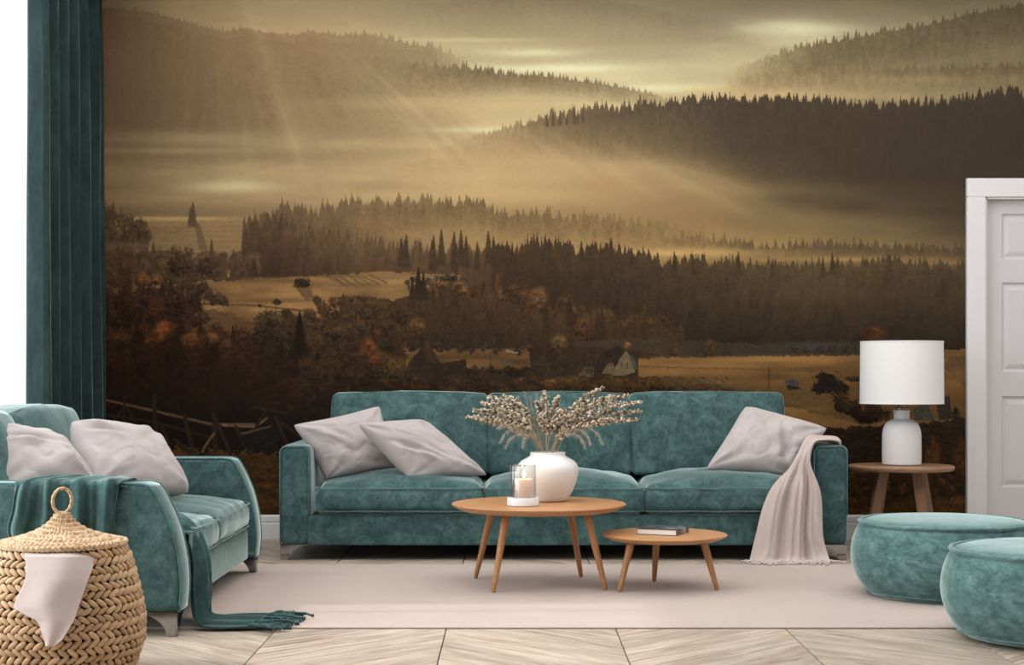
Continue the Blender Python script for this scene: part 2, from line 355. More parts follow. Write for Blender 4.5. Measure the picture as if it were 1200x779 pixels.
    def poly(pts, col, al=1., tex=.05, soft=.8, streak=0):
        px = np.array([p[0] for p in pts], float); py = np.array([p[1] for p in pts], float)
        sy, sx = win(px.min(), px.max(), py.min(), py.max())
        x = XX[:, sx]; y = YY[sy]; m = np.zeros((y.shape[0], x.shape[1]), bool)
        jy = y+soft*n3[sy, sx]+soft*n4[sy, sx]
        for i in range(len(px)):
            j = (i+1) % len(px)
            if py[i] == py[j]: continue
            c = ((py[i] > jy) != (py[j] > jy)) & (x < (px[j]-px[i])*(jy-py[i])/(py[j]-py[i])+px[i])
            m ^= c
        a = (m*al)[:, :, None]
        cc = A(*col)/255*(1+tex*(n4[sy, sx]+n3[sy, sx])+streak*n2[sy, sx]+streak*n1[sy, sx])[:, :, None]
        C[sy, sx] = C[sy, sx]*(1-a)+cc*a
    def line(x0, y0, x1, y1, w, col, al=1., wob=.6):
        sy, sx = win(min(x0, x1)-4, max(x0, x1)+4, min(y0, y1)-4, max(y0, y1)+4)
        x = XX[:, sx]; y = YY[sy]; dx, dy_ = x1-x0, y1-y0; L = dx*dx+dy_*dy_
        t = np.clip(((x-x0)*dx+(y-y0)*dy_)/L, 0, 1)
        d = np.hypot(x-(x0+t*dx)+wob*n7[sy, sx], y-(y0+t*dy_)+wob*n3[sy, sx]*.6)
        a = (np.clip((w-d)*S*.7+.5, 0, 1)*al)[:, :, None]
        C[sy, sx] = C[sy, sx]*(1-a)+A(*col)/255*(1+.15*n4[sy, sx])[:, :, None]*a
    def conifer(x, yb, h, col, al=1., w=.2, seed=0):
        r = np.random.RandomState(seed+int(x*7)); hw = h*w
        sy, sx = win(x-hw*1.3, x+hw*1.3, yb-h, yb+1)
        t = np.clip((YY[sy]-(yb-h))/h, 0, 1)
        saw = .72+.28*((t*(6+h*.12)+r.rand()) % 1)
        d = np.abs(XX[:, sx]-x)/(hw*(t**.75)*saw*(1+.25*n4[sy, sx])+.25)
        a = (np.clip((1-d)*2.5, 0, 1)*al*np.clip((1.03-t)*12, 0, 1))[:, :, None]
        C[sy, sx] = C[sy, sx]*(1-a)+A(*col)/255*(1+.12*n4[sy, sx]+.08*n3[sy, sx])[:, :, None]*a
    def blob(cx_, cy_, rx, ry, col, al=1., lit=.35, sp=.22):
        sy, sx = win(cx_-rx*1.4, cx_+rx*1.4, cy_-ry*1.4, cy_+ry*1.4)
        u = (XX[:, sx]-cx_)/rx; v = (YY[sy]-cy_)/ry
        q = np.sqrt(u*u+v*v)*(1+.10*n3[sy, sx]+.22*n4[sy, sx]+.12*n7[sy, sx])
        a = (np.clip((1-q)*3, 0, 1)*al)[:, :, None]; g_ = sum(col)/3.; col = [c*.84+g_*.16 for c in col]
        l = .76+lit*.8*np.clip(-v*.9+.35*u, -.6, 1)*np.ones_like(q)+sp*n4[sy, sx]+sp*.7*n3[sy, sx]
        C[sy, sx] = C[sy, sx]*(1-a)+np.clip(A(*col)/255*l[:, :, None], 0, 1)*a
    def mass(pts_top, pts_bot, n, size, ctop, cbot, seed, al=.9, mix=None, lit=.35, con=0, sp=.22):
        r = np.random.RandomState(seed)
        x0 = pts_top[0][0]; x1 = pts_top[-1][0]
        px = [p[0] for p in pts_top]; py = [p[1] for p in pts_top]; qx = [p[0] for p in pts_bot]; qy = [p[1] for p in pts_bot]
        L = []
        for _ in range(n):
            x = x0+r.rand()*(x1-x0); t = r.rand(); ya = np.interp(x, px, py); yb = np.interp(x, qx, qy)
            L.append((ya+t*(yb-ya), x, t, r.rand(), r.rand(), r.rand()))
        L.sort()
        for y, x, t, a, b, c in L:
            col = (1-t)*A(*ctop)+t*A(*cbot)
            if mix and b < mix[1]*(1-t*.7): col = col*.3+A(*mix[0])*.7*(1-.5*t)
            col = col*(.8+.4*c); s = size*(.6+.8*a)
            if r.rand() < con: conifer(x, y+s*1.2, s*3.2, col*.75, al, .2)
            else: blob(x, y, s, s*(.8+.4*b), col, al, lit, sp)
    # ---- far ridges and mist
    fog(560, 10, 260, 26, (150, 136, 106), .45, .15)
    forest([(420, 12), (520, -4), (640, -12), (700, -4), (760, 10), (830, 22), (870, 33), (905, 44)], 3, [(420, (170, 155, 122)), (560, (150, 136, 108)), (905, (138, 127, 100))], [(420, (174, 160, 125)), (560, (160, 147, 114)), (905, (160, 150, 120))],
           rows=2, dy=5, fade=46, a0=.85, a1=.25, seed=2, xa=[(420, 0), (520, .8), (800, .9), (905, 0)], tex=.02, x1=906)
    fog(560, 47, 110, 3, (200, 188, 146), .9, .2); fog(620, 54, 150, 7, (196, 184, 142), .7)
    fog(700, 50, 130, 12, (150, 137, 106), .45)
    fog(625, 62, 60, 5, (222, 222, 180), .9); fog(655, 80, 90, 7, (224, 226, 186), .95, .2); fog(780, 104, 80, 7, (226, 228, 188), .95, .2)
    fog(720, 92, 90, 9, (206, 196, 152), .7); fog(930, 34, 66, 10, (220, 220, 182), .95); fog(940, 48, 40, 7, (204, 200, 158), .7); fog(850, 62, 60, 14, (196, 184, 144), .6)
    fog(880, 108, 120, 12, (192, 172, 126), .7); fog(610, 72, 34, 5, (176, 160, 120), .5, .1)
    # right upper hill
    forest([(840, 92), (880, 74), (930, 60), (980, 50), (1030, 40), (1080, 31), (1140, 18), (1260, -6)], [(840, 7), (1000, 9), (1140, 7)],
           [(840, (176, 156, 116)), (900, (140, 124, 92)), (960, (112, 100, 74)), (1140, (98, 88, 66))], [(840, (186, 166, 124)), (960, (120, 106, 78)), (1140, (104, 92, 68))],
           rows=4, dy=7, fade=46, a0=.95, a1=.25, dens=.3, seed=3, tex=.05, xa=[(840, 0), (900, .7), (960, 1)])
    conifer(1003, 47, 13, (110, 98, 72), .9, .25)
    fog(1060, 92, 110, 5, (168, 148, 106), .7, .3)
    forest([(845, 92), (900, 90), (1000, 82), (1140, 80), (1260, 76)], 8, [(845, (150, 132, 98)), (1140, (104, 90, 66))], [(845, (176, 156, 114)), (1140, (128, 112, 82))],
           rows=2, dy=6, fade=26, a0=.75, a1=.0, dens=.25, seed=4, xa=[(845, 0), (930, 1)])
    fog(950, 112, 190, 8, (184, 162, 118), .7)
    # big left hill, then its long tree line running right
    forest([(96, 12), (130, 10), (170, 14), (220, 27), (260, 38), (290, 34), (340, 42), (365, 36), (395, 42), (430, 40), (470, 50), (505, 54), (530, 66), (550, 82), (570, 100)], [(96, 6), (300, 5), (480, 7), (570, 9)],
           [(96, (98, 78, 58)), (150, (124, 101, 76)), (260, (140, 117, 86)), (380, (146, 124, 92)), (480, (146, 128, 96)), (570, (140, 124, 92))],
           [(96, (92, 72, 54)), (200, (106, 86, 64)), (320, (118, 98, 72)), (450, (130, 112, 82)), (570, (170, 150, 110))],
           rows=5, dy=9, fade=[(96, 150), (300, 132), (420, 110), (500, 70), (570, 40)], a0=.85, a1=.3, xa=[(500, 1), (570, .0)], dens=.2, seed=5, tex=.018)
    forest([(430, 66), (480, 76), (540, 82), (600, 88), (650, 92), (700, 98), (750, 108), (790, 119)], [(430, 6), (560, 9), (700, 6), (790, 4)],
           [(430, (134, 116, 86)), (560, (112, 98, 72)), (700, (120, 106, 78)), (790, (160, 144, 106))], [(430, (150, 132, 98)), (600, (160, 140, 102)), (790, (180, 162, 120))],
           rows=3, dy=5, fade=[(430, 60), (600, 26), (790, 20)], a0=.9, a1=.0, dens=.35, seed=6, tex=.05, xa=[(430, 0), (500, .7), (560, 1)])
    fog(300, 162, 220, 9, (158, 140, 106), .6); fog(450, 130, 120, 16, (170, 150, 110), .4); fog(560, 118, 130, 9, (180, 162, 118), .5); fog(590, 152, 70, 4, (208, 204, 160), .75)
    fog(640, 128, 120, 8, (188, 168, 122), .6); fog(350, 178, 260, 5, (140, 122, 90), .45); fog(200, 176, 90, 4, (168, 150, 112), .4)
    fog(430, 170, 160, 8, (184, 164, 120), .5); fog(300, 200, 230, 16, (186, 166, 122), .45); fog(275, 219, 62, 9, (206, 198, 152), .85, .15); fog(480, 210, 190, 14, (192, 168, 122), .5)
    fog(330, 232, 260, 12, (186, 160, 116), .5); fog(520, 186, 110, 14, (184, 162, 116), .45)
    # right middle hill, dark
    forest([(430, 206), (480, 186), (540, 168), (590, 152), (640, 141), (690, 138), (740, 130), (790, 122), (850, 119), (930, 120), (990, 126), (1050, 128), (1100, 126), (1140, 122), (1260, 108)], [(430, 4), (560, 6), (640, 11), (700, 16), (800, 10), (900, 10), (1000, 11), (1140, 15)],
           [(430, (180, 158, 114)), (560, (154, 132, 96)), (640, (112, 95, 70)), (720, (88, 75, 57)), (850, (66, 57, 44)), (1140, (60, 51, 39))],
           [(430, (184, 162, 116)), (600, (172, 146, 104)), (740, (124, 104, 74)), (860, (76, 65, 48)), (1000, (62, 53, 40)), (1140, (58, 49, 37))],
           rows=7, dy=9, fade=[(430, 24), (600, 42), (700, 56), (800, 76), (900, 110), (1140, 160)], a0=.96, a1=.0, dens=.4, seed=7, tex=.03, xa=[(430, 0), (520, .5), (640, 1)])
    for x, h in ((641, 16), (648, 20), (656, 18), (664, 14), (673, 22), (677, 16), (683, 20), (750, 24), (1175, 20), (1128, 22), (1136, 20), (1093, 15)):
        conifer(x, np.interp(x, [640, 690, 740, 1140], [148, 144, 134, 130]), h, (84, 72, 54) if x < 800 else (58, 49, 37), .9, .15)
    fog(640, 196, 150, 14, (170, 144, 102), .55); fog(700, 222, 170, 12, (160, 134, 94), .6); fog(860, 232, 150, 16, (140, 118, 80), .5); fog(560, 228, 190, 12, (190, 164, 116), .55)
    fog(1020, 236, 150, 16, (84, 72, 52), .6); fog(950, 262, 170, 12, (116, 98, 68), .5); fog(880, 292, 150, 8, (150, 126, 82), .5)
    for k, (x, y) in enumerate(((930, 234), (1000, 240), (1060, 226), (1110, 245))): fog(x, y, 40, 9, (64, 54, 40), .4)
    # ---- light shafts that fan out from the upper left
    sx0, sy0 = 250., -90.
    th = np.arctan2(YY-sy0, XX-sx0); rr = np.random.RandomState(8)
    ray = np.zeros((Hh, W))
    for px, py, wd, s, ya, yb in ((520, 160, .012, .34, 60, 210), (500, 165, .010, .22, 90, 200), (470, 140, .03, .2, 40, 220), (340, 160, .030, .20, 90, 230), (290, 170, .028, .15, 110, 220), (310, 60, .06, .20, -40, 190),
                                  (540, 150, .006, .2, 110, 200), (860, 240, .010, .2, 160, 270), (820, 225, .014, .18, 150, 260), (740, 215, .012, .16, 150, 240), (700, 190, .008, .18, 140, 230), (940, 262, .012, .12, 180, 280), (400, 300, .02, .10, 240, 330), (330, 310, .015, .10, 250, 340), (650, 180, .01, .18, 130, 230)):
        t0 = math.atan2(py-sy0, px-sx0)
        ray += s*np.exp(-((th-t0)/wd)**2)*np.clip((YY-ya)/40, 0, 1)*np.clip((yb-YY)/35, 0, 1)
    dk = np.zeros((Hh, W))
    for px, py, wd, s, ya, yb in ((485, 150, .008, .30, 60, 170), (455, 130, .012, .25, 40, 160), (560, 165, .006, .2, 120, 200), (790, 200, .010, .3, 150, 250), (850, 215, .008, .25, 160, 250), (680, 178, .006, .2, 150, 220), (380, 110, .03, .16, 50, 150), (230, 120, .05, .18, 30, 160)):
        t0 = math.atan2(py-sy0, px-sx0)
        dk += s*np.exp(-((th-t0)/wd)**2)*np.clip((YY-ya)/30, 0, 1)*np.clip((yb-YY)/35, 0, 1)
    for k in range(26):
        t0 = math.atan2(200-sy0, 150+k*20+(k*37) % 11-sx0)
        ray += .10*((k*53) % 7)/6*np.exp(-((th-t0)/(.008+.004*((k*29) % 5)))**2)*np.clip((YY-60)/80, 0, 1)*np.clip((230-YY)/50, 0, 1)
    blend(np.clip(ray*.55, 0, .6), A(214, 196, 146)/255)
    blend(np.clip(dk*.55, 0, .5), A(98, 84, 60)/255)
    # ---- left field with the lone tree
    poly([(118, 252), (180, 254), (240, 258), (292, 256), (300, 300), (230, 302), (118, 292)], (150, 124, 84), .5, .02, 1, .07)
    fog(215, 256, 90, 3, (196, 166, 112), .6); 
    for k in range(7): line(150+k*6, 262+k*5, 285, 259+k*6, .8, (128, 102, 68), .35)
    poly([(228, 262), (234, 262), (243, 292), (233, 292)], (98, 82, 60), .75, .03, .8)
    conifer(226, 266, 30, (84, 70, 50), .95, .24); conifer(223, 264, 22, (84, 70, 50), .8, .22)
    mass([(96, 246), (128, 244), (150, 256), (172, 262)], [(96, 290), (172, 290)], 150, 6, (112, 88, 62), (92, 68, 47), 11, .7, lit=.12, con=.3, sp=.06)
    fog(150, 288, 60, 6, (120, 102, 76), .5)
    # middle misty forest
    forest([(284, 276), (300, 266), (330, 258), (370, 254), (400, 248), (440, 243), (500, 240), (560, 244), (600, 256), (650, 256), (700, 262), (760, 268), (830, 274)], [(284, 20), (330, 22), (420, 16), (560, 12), (830, 14)],
           [(284, (92, 74, 52)), (350, (104, 84, 60)), (450, (118, 97, 68)), (560, (110, 91, 63)), (700, (118, 98, 66)), (830, (134, 112, 76))],
           [(284, (62, 46, 31)), (350, (76, 58, 40)), (450, (110, 88, 60)), (560, (150, 124, 82)), (700, (146, 120, 78)), (830, (160, 134, 88))],
           rows=4, dy=8, fade=[(284, 70), (420, 60), (520, 38), (830, 34)], a0=.95, a1=.2, dens=.35, seed=9, tex=.06, xa=[(284, 1), (640, .95), (760, .7), (830, .4)])
    fog(520, 276, 90, 9, (146, 120, 80), .6); fog(640, 284, 80, 6, (156, 128, 82), .5); fog(460, 262, 60, 8, (140, 116, 80), .45)
    forest([(730, 284), (800, 280), (860, 286), (900, 292), (960, 290), (1040, 292), (1260, 300)], 11, [(730, (126, 104, 70)), (900, (92, 76, 52)), (1140, (80, 66, 46))], [(730, (146, 122, 80)), (1140, (110, 90, 58))],
           rows=2, dy=5, fade=22, a0=.85, a1=.1, dens=.35, seed=10, tex=.07, xa=[(730, 0), (880, 1)])
    fog(800, 296, 120, 6, (190, 158, 102), .8, .3); fog(980, 304, 150, 4, (150, 124, 80), .7, .3); fog(1100, 308, 60, 3, (136, 110, 70), .6)
    # second forest, darker
    forest([(284, 282), (300, 276), (330, 272), (360, 284), (420, 292), (470, 300), (520, 302), (590, 300)], [(284, 22), (360, 22), (420, 18), (590, 16)],
           [(284, (78, 60, 42)), (420, (92, 72, 50)), (590, (78, 60, 42))], [(284, (58, 42, 28)), (420, (72, 52, 36)), (590, (62, 46, 31))],
           rows=4, dy=8, fade=[(284, 52), (420, 44), (590, 60)], a0=.9, a1=.85, dens=.35, seed=12, tex=.08)
    for k, x in enumerate((470, 476, 506, 517, 508, 533, 540, 546, 559, 572, 578, 584, 532)): conifer(x, 312+(k % 3)*3, 34+(k*7) % 11, (62, 49, 34), .92, .17, k)
    forest([(576, 302), (600, 296), (640, 292), (690, 300), (720, 300), (770, 312), (830, 314), (880, 318), (930, 320), (1000, 318), (1040, 312), (1140, 320), (1260, 322)], [(576, 14), (680, 15), (760, 16), (1140, 14)],
           [(576, (64, 49, 34)), (720, (66, 52, 36)), (850, (74, 60, 41)), (960, (78, 64, 44)), (1140, (72, 60, 42))], [(576, (50, 38, 26)), (720, (46, 35, 24)), (850, (42, 33, 23)), (1140, (44, 35, 25))],
           rows=9, dy=9, fade=90, a0=.96, a1=.92, dens=.38, seed=13, tex=.09)
    for x, b, h in ((600, 310, 26), (643, 305, 24), (681, 308, 26), (716, 306, 28), (790, 318, 24), (865, 320, 26), (975, 322, 26), (964, 325, 24), (740, 310, 20), (812, 322, 24), (905, 325, 22)): conifer(x, b, h, (58, 46, 32), .9, .18)
    fog(960, 336, 60, 22, (92, 74, 50), .3, .1); fog(1020, 350, 120, 14, (80, 62, 42), .25)
    # ---- brown belt and the long golden field
    mass([(96, 300), (150, 292), (210, 296), (280, 300), (300, 302)], [(96, 332), (300, 330)], 260, 7, (112, 84, 56), (86, 62, 41), 14, .8, lit=.18, con=.2, sp=.08)
    blob(212, 306, 17, 18, (96, 72, 44), 1, .4); blob(240, 314, 13, 13, (82, 60, 40), .9, .2)
    poly([(182, 334), (230, 330), (300, 327), (400, 321), (450, 318), (540, 322), (536, 334), (480, 346), (462, 352), (400, 346), (396, 384), (320, 380), (240, 372), (222, 352), (200, 345)], (124, 96, 61), 1, .02, 1.2, .16)
    fog(330, 338, 110, 10, (166, 130, 82), .5); fog(470, 330, 60, 7, (186, 152, 100), .4)
    fog(300, 352, 70, 3, (98, 74, 46), .6, .5); fog(250, 346, 40, 3, (110, 82, 50), .6, .5); fog(410, 334, 30, 3, (96, 76, 50), .7, .4); fog(455, 326, 24, 2, (100, 80, 54), .6, .4); fog(350, 374, 60, 4, (104, 78, 48), .6, .5); fog(360, 326, 90, 2, (158, 124, 78), .6, .4)
    for y in (334, 340, 347, 356, 364, 371): line(236, y+6, 400, y-2+(y % 3), .6, (124, 94, 58), .45)
    line(225, 355, 300, 358, 1.4, (92, 68, 42), .9); line(300, 358, 376, 366, 1.2, (92, 68, 42), .9); line(376, 366, 392, 362, 1, (92, 68, 42), .9)
    poly([(236, 362), (270, 366), (300, 378), (320, 392), (270, 388), (240, 376)], (92, 68, 44), .9, .05, 1.5)
    poly([(345, 335), (362, 330), (368, 350), (358, 352)], (92, 70, 46), .8, .05, 1)
    blob(353, 331, 11, 7, (72, 52, 34), 1, .2); blob(324, 354, 6, 5, (74, 54, 34), 1, .2); blob(304, 358, 4, 2.5, (84, 60, 38), 1, .2)
    for k in range(7): line(380+k*9, 322+(k % 3), 398+k*9, 331+(k*5) % 6, 1.6, (92, 74, 50), .6)
    mass([(210, 336), (240, 336), (262, 350)], [(210, 352), (262, 356)], 26, 6, (92, 68, 42), (80, 58, 36), 15, .9, lit=.3, sp=.15)
    mass([(182, 334), (240, 331)], [(182, 346), (236, 342)], 16, 5, (84, 62, 38), (70, 50, 32), 43, .9, lit=.25)
    mass([(470, 326), (545, 324)], [(500, 340), (545, 340)], 30, 4, (84, 65, 45), (76, 58, 40), 44, .8, lit=.2, con=.3)
    # trees that stand before the field
    mass([(372, 350), (400, 346), (440, 352), (470, 350), (500, 334), (540, 336), (600, 334), (640, 342), (700, 366), (780, 376)], [(372, 400), (480, 402), (780, 404)], 330, 8, (92, 64, 36), (56, 40, 25), 16, .88, mix=((112, 74, 36), .25), lit=.3, con=.22)
    forest([(480, 346), (520, 350), (570, 352), (620, 368), (700, 380), (800, 384)], 18, (66, 49, 31), (50, 38, 25), rows=4, dy=9, fade=50, a0=.8, a1=.8, dens=.12, seed=17, tex=.12)
    conifer(490, 352, 40, (46, 36, 25), 1, .2); conifer(483, 352, 28, (50, 38, 27), 1, .2); conifer(496, 352, 34, (46, 36, 25), 1, .2); conifer(507, 352, 16, (54, 42, 28), 1, .22); conifer(516, 352, 14, (54, 42, 28), 1, .22)
    blob(630, 350, 13, 15, (128, 88, 50), .95, .35); blob(654, 402, 12, 12, (116, 84, 42), .9, .4); blob(768, 412, 11, 22, (84, 58, 32), .9, .3); blob(488, 384, 14, 13, (110, 74, 38), .9, .35); blob(682, 385, 12, 16, (96, 62, 34), .9, .3)
    for x, b, h, c in ((668, 390, 42, 0), (705, 398, 40, 0), (640, 392, 40, 0), (582, 388, 38, 1), (700, 384, 20, 0), (720, 392, 28, 1), (536, 384, 34, 1)): conifer(x, b, h, (50, 38, 25) if c == 0 else (60, 44, 28), .85, .2)
    poly([(640, 402), (760, 396), (900, 404), (1010, 408), (1010, 418), (780, 420), (760, 412)], (66, 58, 44), .6, .03, 1.2, .05)
    fog(960, 404, 60, 4, (72, 66, 54), .8, .1)
    blob(831, 408, 8, 14, (96, 62, 34), .9, .3); blob(852, 412, 7, 8, (70, 52, 34), .9, .2); blob(1025, 392, 15, 13, (92, 52, 26), .95, .3); blob(790, 408, 6, 16, (92, 62, 36), .8, .3)
    for x in (930, 945, 960, 975, 990, 1002): blob(x, 409, 6, 5, (62, 54, 42), .8, .1)
    poly([(938, 404), (947, 400), (956, 406), (956, 410), (938, 410)], (56, 58, 56), .7)
    # fields round the village
    poly([(462, 408), (620, 409), (622, 432), (560, 434), (470, 424)], (96, 71, 42), .9, .02, 2, .18)
    mass([(470, 404), (560, 403), (628, 406)], [(470, 410), (628, 412)], 40, 4, (76, 57, 37), (70, 52, 33), 41, .7, lit=.2)
    mass([(470, 428), (560, 432), (628, 430)], [(470, 436), (628, 438)], 34, 5, (70, 48, 26), (48, 34, 20), 42, .9, lit=.3)
    line(470, 415, 618, 417, .6, (96, 70, 40), .6); line(500, 424, 618, 426, .6, (96, 70, 40), .6)
    poly([(748, 420), (900, 417), (1010, 417), (1140, 408), (1140, 500), (1000, 500), (940, 476), (880, 466), (748, 452)], (110, 82, 47), 1, .02, 1, .16)
    fog(900, 421, 120, 4, (150, 112, 66), .7)
    fog(900, 462, 130, 14, (80, 60, 36), .75)
    fog(1125, 470, 30, 20, (90, 66, 38), .5)
    line(750, 429, 1005, 436, 1.1, (96, 70, 40), .8); line(780, 441, 1010, 450, .9, (104, 76, 42), .7); line(900, 452, 1000, 462, .7, (100, 72, 40), .6)
    poly([(748, 440), (800, 442), (860, 456), (880, 470), (748, 468)], (66, 50, 32), .9, .2, 2)
    poly([(880, 452), (930, 456), (990, 466), (1010, 500), (900, 486), (870, 470)], (92, 72, 40), .7, .05, 1.5)
    poly([(1112, 420), (1140, 414), (1140, 462), (1128, 452), (1104, 428)], (74, 63, 47), .7, .05, 1)
    for k in range(26):
        line(795+k*2.3+(k*3) % 4, 443+(k*5) % 6, 797+k*2.3+(k*3) % 4, 443+(k*5) % 6+.6, .9, (118, 104, 84) if k % 3 else (40, 36, 32), .8)
    poly([(918, 446), (930, 443), (938, 450), (932, 454), (920, 451)], (64, 64, 60), .95, .1); poly([(920, 451), (936, 453), (940, 457), (924, 456)], (30, 26, 22), .9)
    blob(970, 448, 17, 14, (40, 31, 22), 1, .1); blob(960, 454, 10, 9, (38, 29, 20), 1, .1); blob(986, 456, 10, 8, (40, 31, 22), 1, .1); blob(1000, 444, 12, 4, (60, 46, 30), .9)
    line(901, 430, 901, 456, .5, (50, 38, 24), .9, 0); line(1006, 452, 1018, 454, 1.2, (96, 92, 84), .9)
    mass([(984, 462), (1010, 470), (1040, 476)], [(984, 480), (1040, 500)], 26, 7, (84, 58, 26), (46, 32, 16), 18, .9, lit=.3)
    # mound and the dark slope below it
    poly([(880, 470), (930, 478), (980, 490), (1014, 499), (1014, 503), (880, 503)], (128, 96, 54), .95, .04, 1, .06)
    fog(930, 480, 40, 4, (150, 112, 66), .5)
    poly([(860, 501), (1040, 500), (1140, 488), (1140, 560), (860, 560)], (40, 29, 17), .93, .2, 3)
    fog(820, 428, 60, 3, (140, 106, 62), .5, .5); fog(960, 432, 60, 3, (86, 64, 38), .6, .5); fog(1060, 440, 60, 4, (90, 66, 38), .5, .5); fog(800, 446, 60, 5, (84, 62, 36), .6, .6); fog(1125, 440, 14, 10, (140, 100, 54), .5)
    # houses
    poly([(1070, 478), (1085, 470), (1096, 492), (1070, 492)], (62, 68, 66), .8, .1); poly([(1096, 470), (1112, 462), (1115, 490), (1100, 492)], (46, 42, 38), .9, .1)
    poly([(478, 426), (494, 407), (506, 408), (516, 426), (546, 420), (548, 446), (478, 448)], (46, 35, 25), .98, .1); poly([(494, 407), (506, 408), (516, 425), (500, 424)], (58, 44, 31), .9)
    poly([(616, 436), (634, 416), (660, 414), (686, 432), (686, 446), (612, 446)], (52, 41, 27), .95, .15)
    poly([(694, 436), (704, 414), (726, 404), (734, 418), (716, 440)], (44, 35, 27), 1, .1)
    poly([(716, 440), (726, 420), (733, 411), (742, 424), (744, 436), (730, 440)], (108, 94, 68), .95, .05, .2); poly([(733, 410), (744, 422), (747, 432), (742, 432), (738, 420)], (70, 74, 70), .9, .05, .2)
    poly([(705, 438), (711, 426), (718, 424), (722, 438)], (94, 81, 60), .9, .1, .2); line(728, 425, 728, 431, .8, (70, 58, 44)); line(735, 425, 735, 431, .8, (70, 58, 44))
    blob(735, 405, 5, 6, (150, 98, 46), .9); poly([(676, 442), (684, 430), (696, 430), (696, 442)], (80, 71, 54), .6, .3, .3)
    line(594, 411, 606, 413, 1.3, (112, 106, 92)); line(590, 424, 602, 426, 1.6, (72, 70, 64)); line(575, 412, 575, 428, .6, (56, 42, 28), .9, 0)
    mass([(400, 430), (450, 436), (520, 446), (600, 446), (700, 442), (760, 446), (870, 462)], [(400, 470), (870, 480)], 260, 7, (84, 56, 26), (40, 28, 15), 19, .9, mix=((122, 82, 34), .3), lit=.35)
    # ---- autumn trees on the left, getting dark downwards
    mass([(96, 340), (130, 338), (170, 340), (190, 336), (214, 350), (230, 356)], [(96, 420), (230, 420)], 240, 8, (84, 54, 32), (40, 24, 15), 20, .9, mix=((58, 40, 27), .7), lit=.3, con=.25)
    blob(166, 328, 8, 10, (136, 84, 44), 1, .4); blob(184, 328, 9, 9, (120, 80, 42), 1, .4); blob(182, 362, 12, 16, (92, 52, 30), .9, .3); blob(206, 370, 15, 22, (58, 37, 23), 1, .15); blob(192, 386, 14, 14, (132, 70, 28), 1, .45)
    mass([(300, 372), (340, 366), (380, 372), (430, 368), (470, 384)], [(300, 440), (470, 450)], 220, 9, (80, 58, 34), (48, 32, 17), 21, .9, mix=((104, 62, 30), .3), lit=.35, con=.12)
    blob(238, 372, 9, 9, (90, 70, 42), .9, .3); blob(284, 392, 11, 9, (96, 56, 30), .9, .3); blob(318, 382, 26, 22, (74, 56, 34), .85, .3)
    mass([(96, 400), (180, 386), (220, 392), (260, 392), (282, 412), (300, 424)], [(96, 520), (300, 520)], 420, 11, (88, 52, 24), (24, 15, 10), 22, .9, mix=((40, 25, 15), .7), lit=.4, con=.2)
    conifer(351, 452, 88, (30, 21, 13), 1, .2); conifer(330, 470, 70, (36, 23, 13), 1, .22); conifer(307, 480, 60, (32, 20, 12), 1, .22); conifer(372, 470, 60, (34, 22, 13), 1, .25)
    mass([(290, 430), (340, 430), (380, 420), (420, 420), (470, 440), (560, 450)], [(290, 520), (560, 520)], 300, 10, (66, 44, 22), (26, 17, 10), 23, .9, mix=((92, 56, 24), .25), lit=.35)
    blob(432, 410, 14, 14, (112, 62, 30), .95, .4); blob(445, 424, 18, 15, (92, 62, 28), .95, .4); blob(462, 432, 22, 16, (92, 66, 30), .95, .4); blob(440, 422, 8, 8, (124, 60, 30), .8, .3)
    blob(186, 392, 12, 11, (150, 84, 34), .9, .45); blob(176, 402, 9, 8, (120, 66, 30), .8, .4); blob(222, 398, 14, 10, (128, 78, 36), .8, .45); blob(246, 396, 14, 9, (122, 80, 40), .8, .45); blob(268, 408, 13, 12, (112, 70, 34), .8, .4); blob(282, 424, 9, 12, (96, 58, 28), .8, .4)
    # near darkness, grass and the broken rail fence
    d = np.clip((YY-428)/60, 0, 1)*np.clip((420-XX)/120, 0, 1)*np.clip((600-YY)/90, 0, 1)
    d2 = np.clip((YY-405)/40, 0, 1)*np.clip((330-XX)/60, 0, 1)*np.clip((600-YY)/90, 0, 1)
    blend(np.clip(d*.55+d2*.30, 0, .85)*np.ones((1, W)), A(26, 17, 11)/255)
    for k in range(46):
        rr2 = (k*7919) % 211/211; conifer(112+rr2*230, 440+((k*31) % 50), 40+((k*17) % 40), (34+((k*13) % 10), 22+((k*7) % 6), 13), .35, .22, k)
    poly([(96, 520), (200, 524), (300, 530), (600, 530), (900, 550), (1140, 552), (1140, 610), (96, 610)], (66, 45, 20), .95, .12, 5, .14)
    sp = np.clip((YY-525)/30, 0, 1)*.8
    C[:] = C*(1+sp[:, :, None]*(.12*n4+.14*n3+.10*n2+.08*n7)[:, :, None])
    mass([(860, 548), (1000, 552), (1140, 548)], [(860, 575), (1140, 580)], 160, 7, (58, 38, 16), (64, 42, 18), 24, .7, lit=.3)
    for x, b, w, h, c in ((1092, 556, 11, 26, (104, 58, 22)), (1126, 556, 11, 24, (100, 56, 22)), (1084, 520, 8, 10, (60, 44, 24)), (1120, 492, 6, 9, (60, 50, 34))):
        blob(x, b-h*.6, w, h, c, .95, .4); blob(x, b-h*1.3, w*.5, h*.6, c, .9, .3)
    dkc = (44, 33, 25); lt = (92, 72, 52)
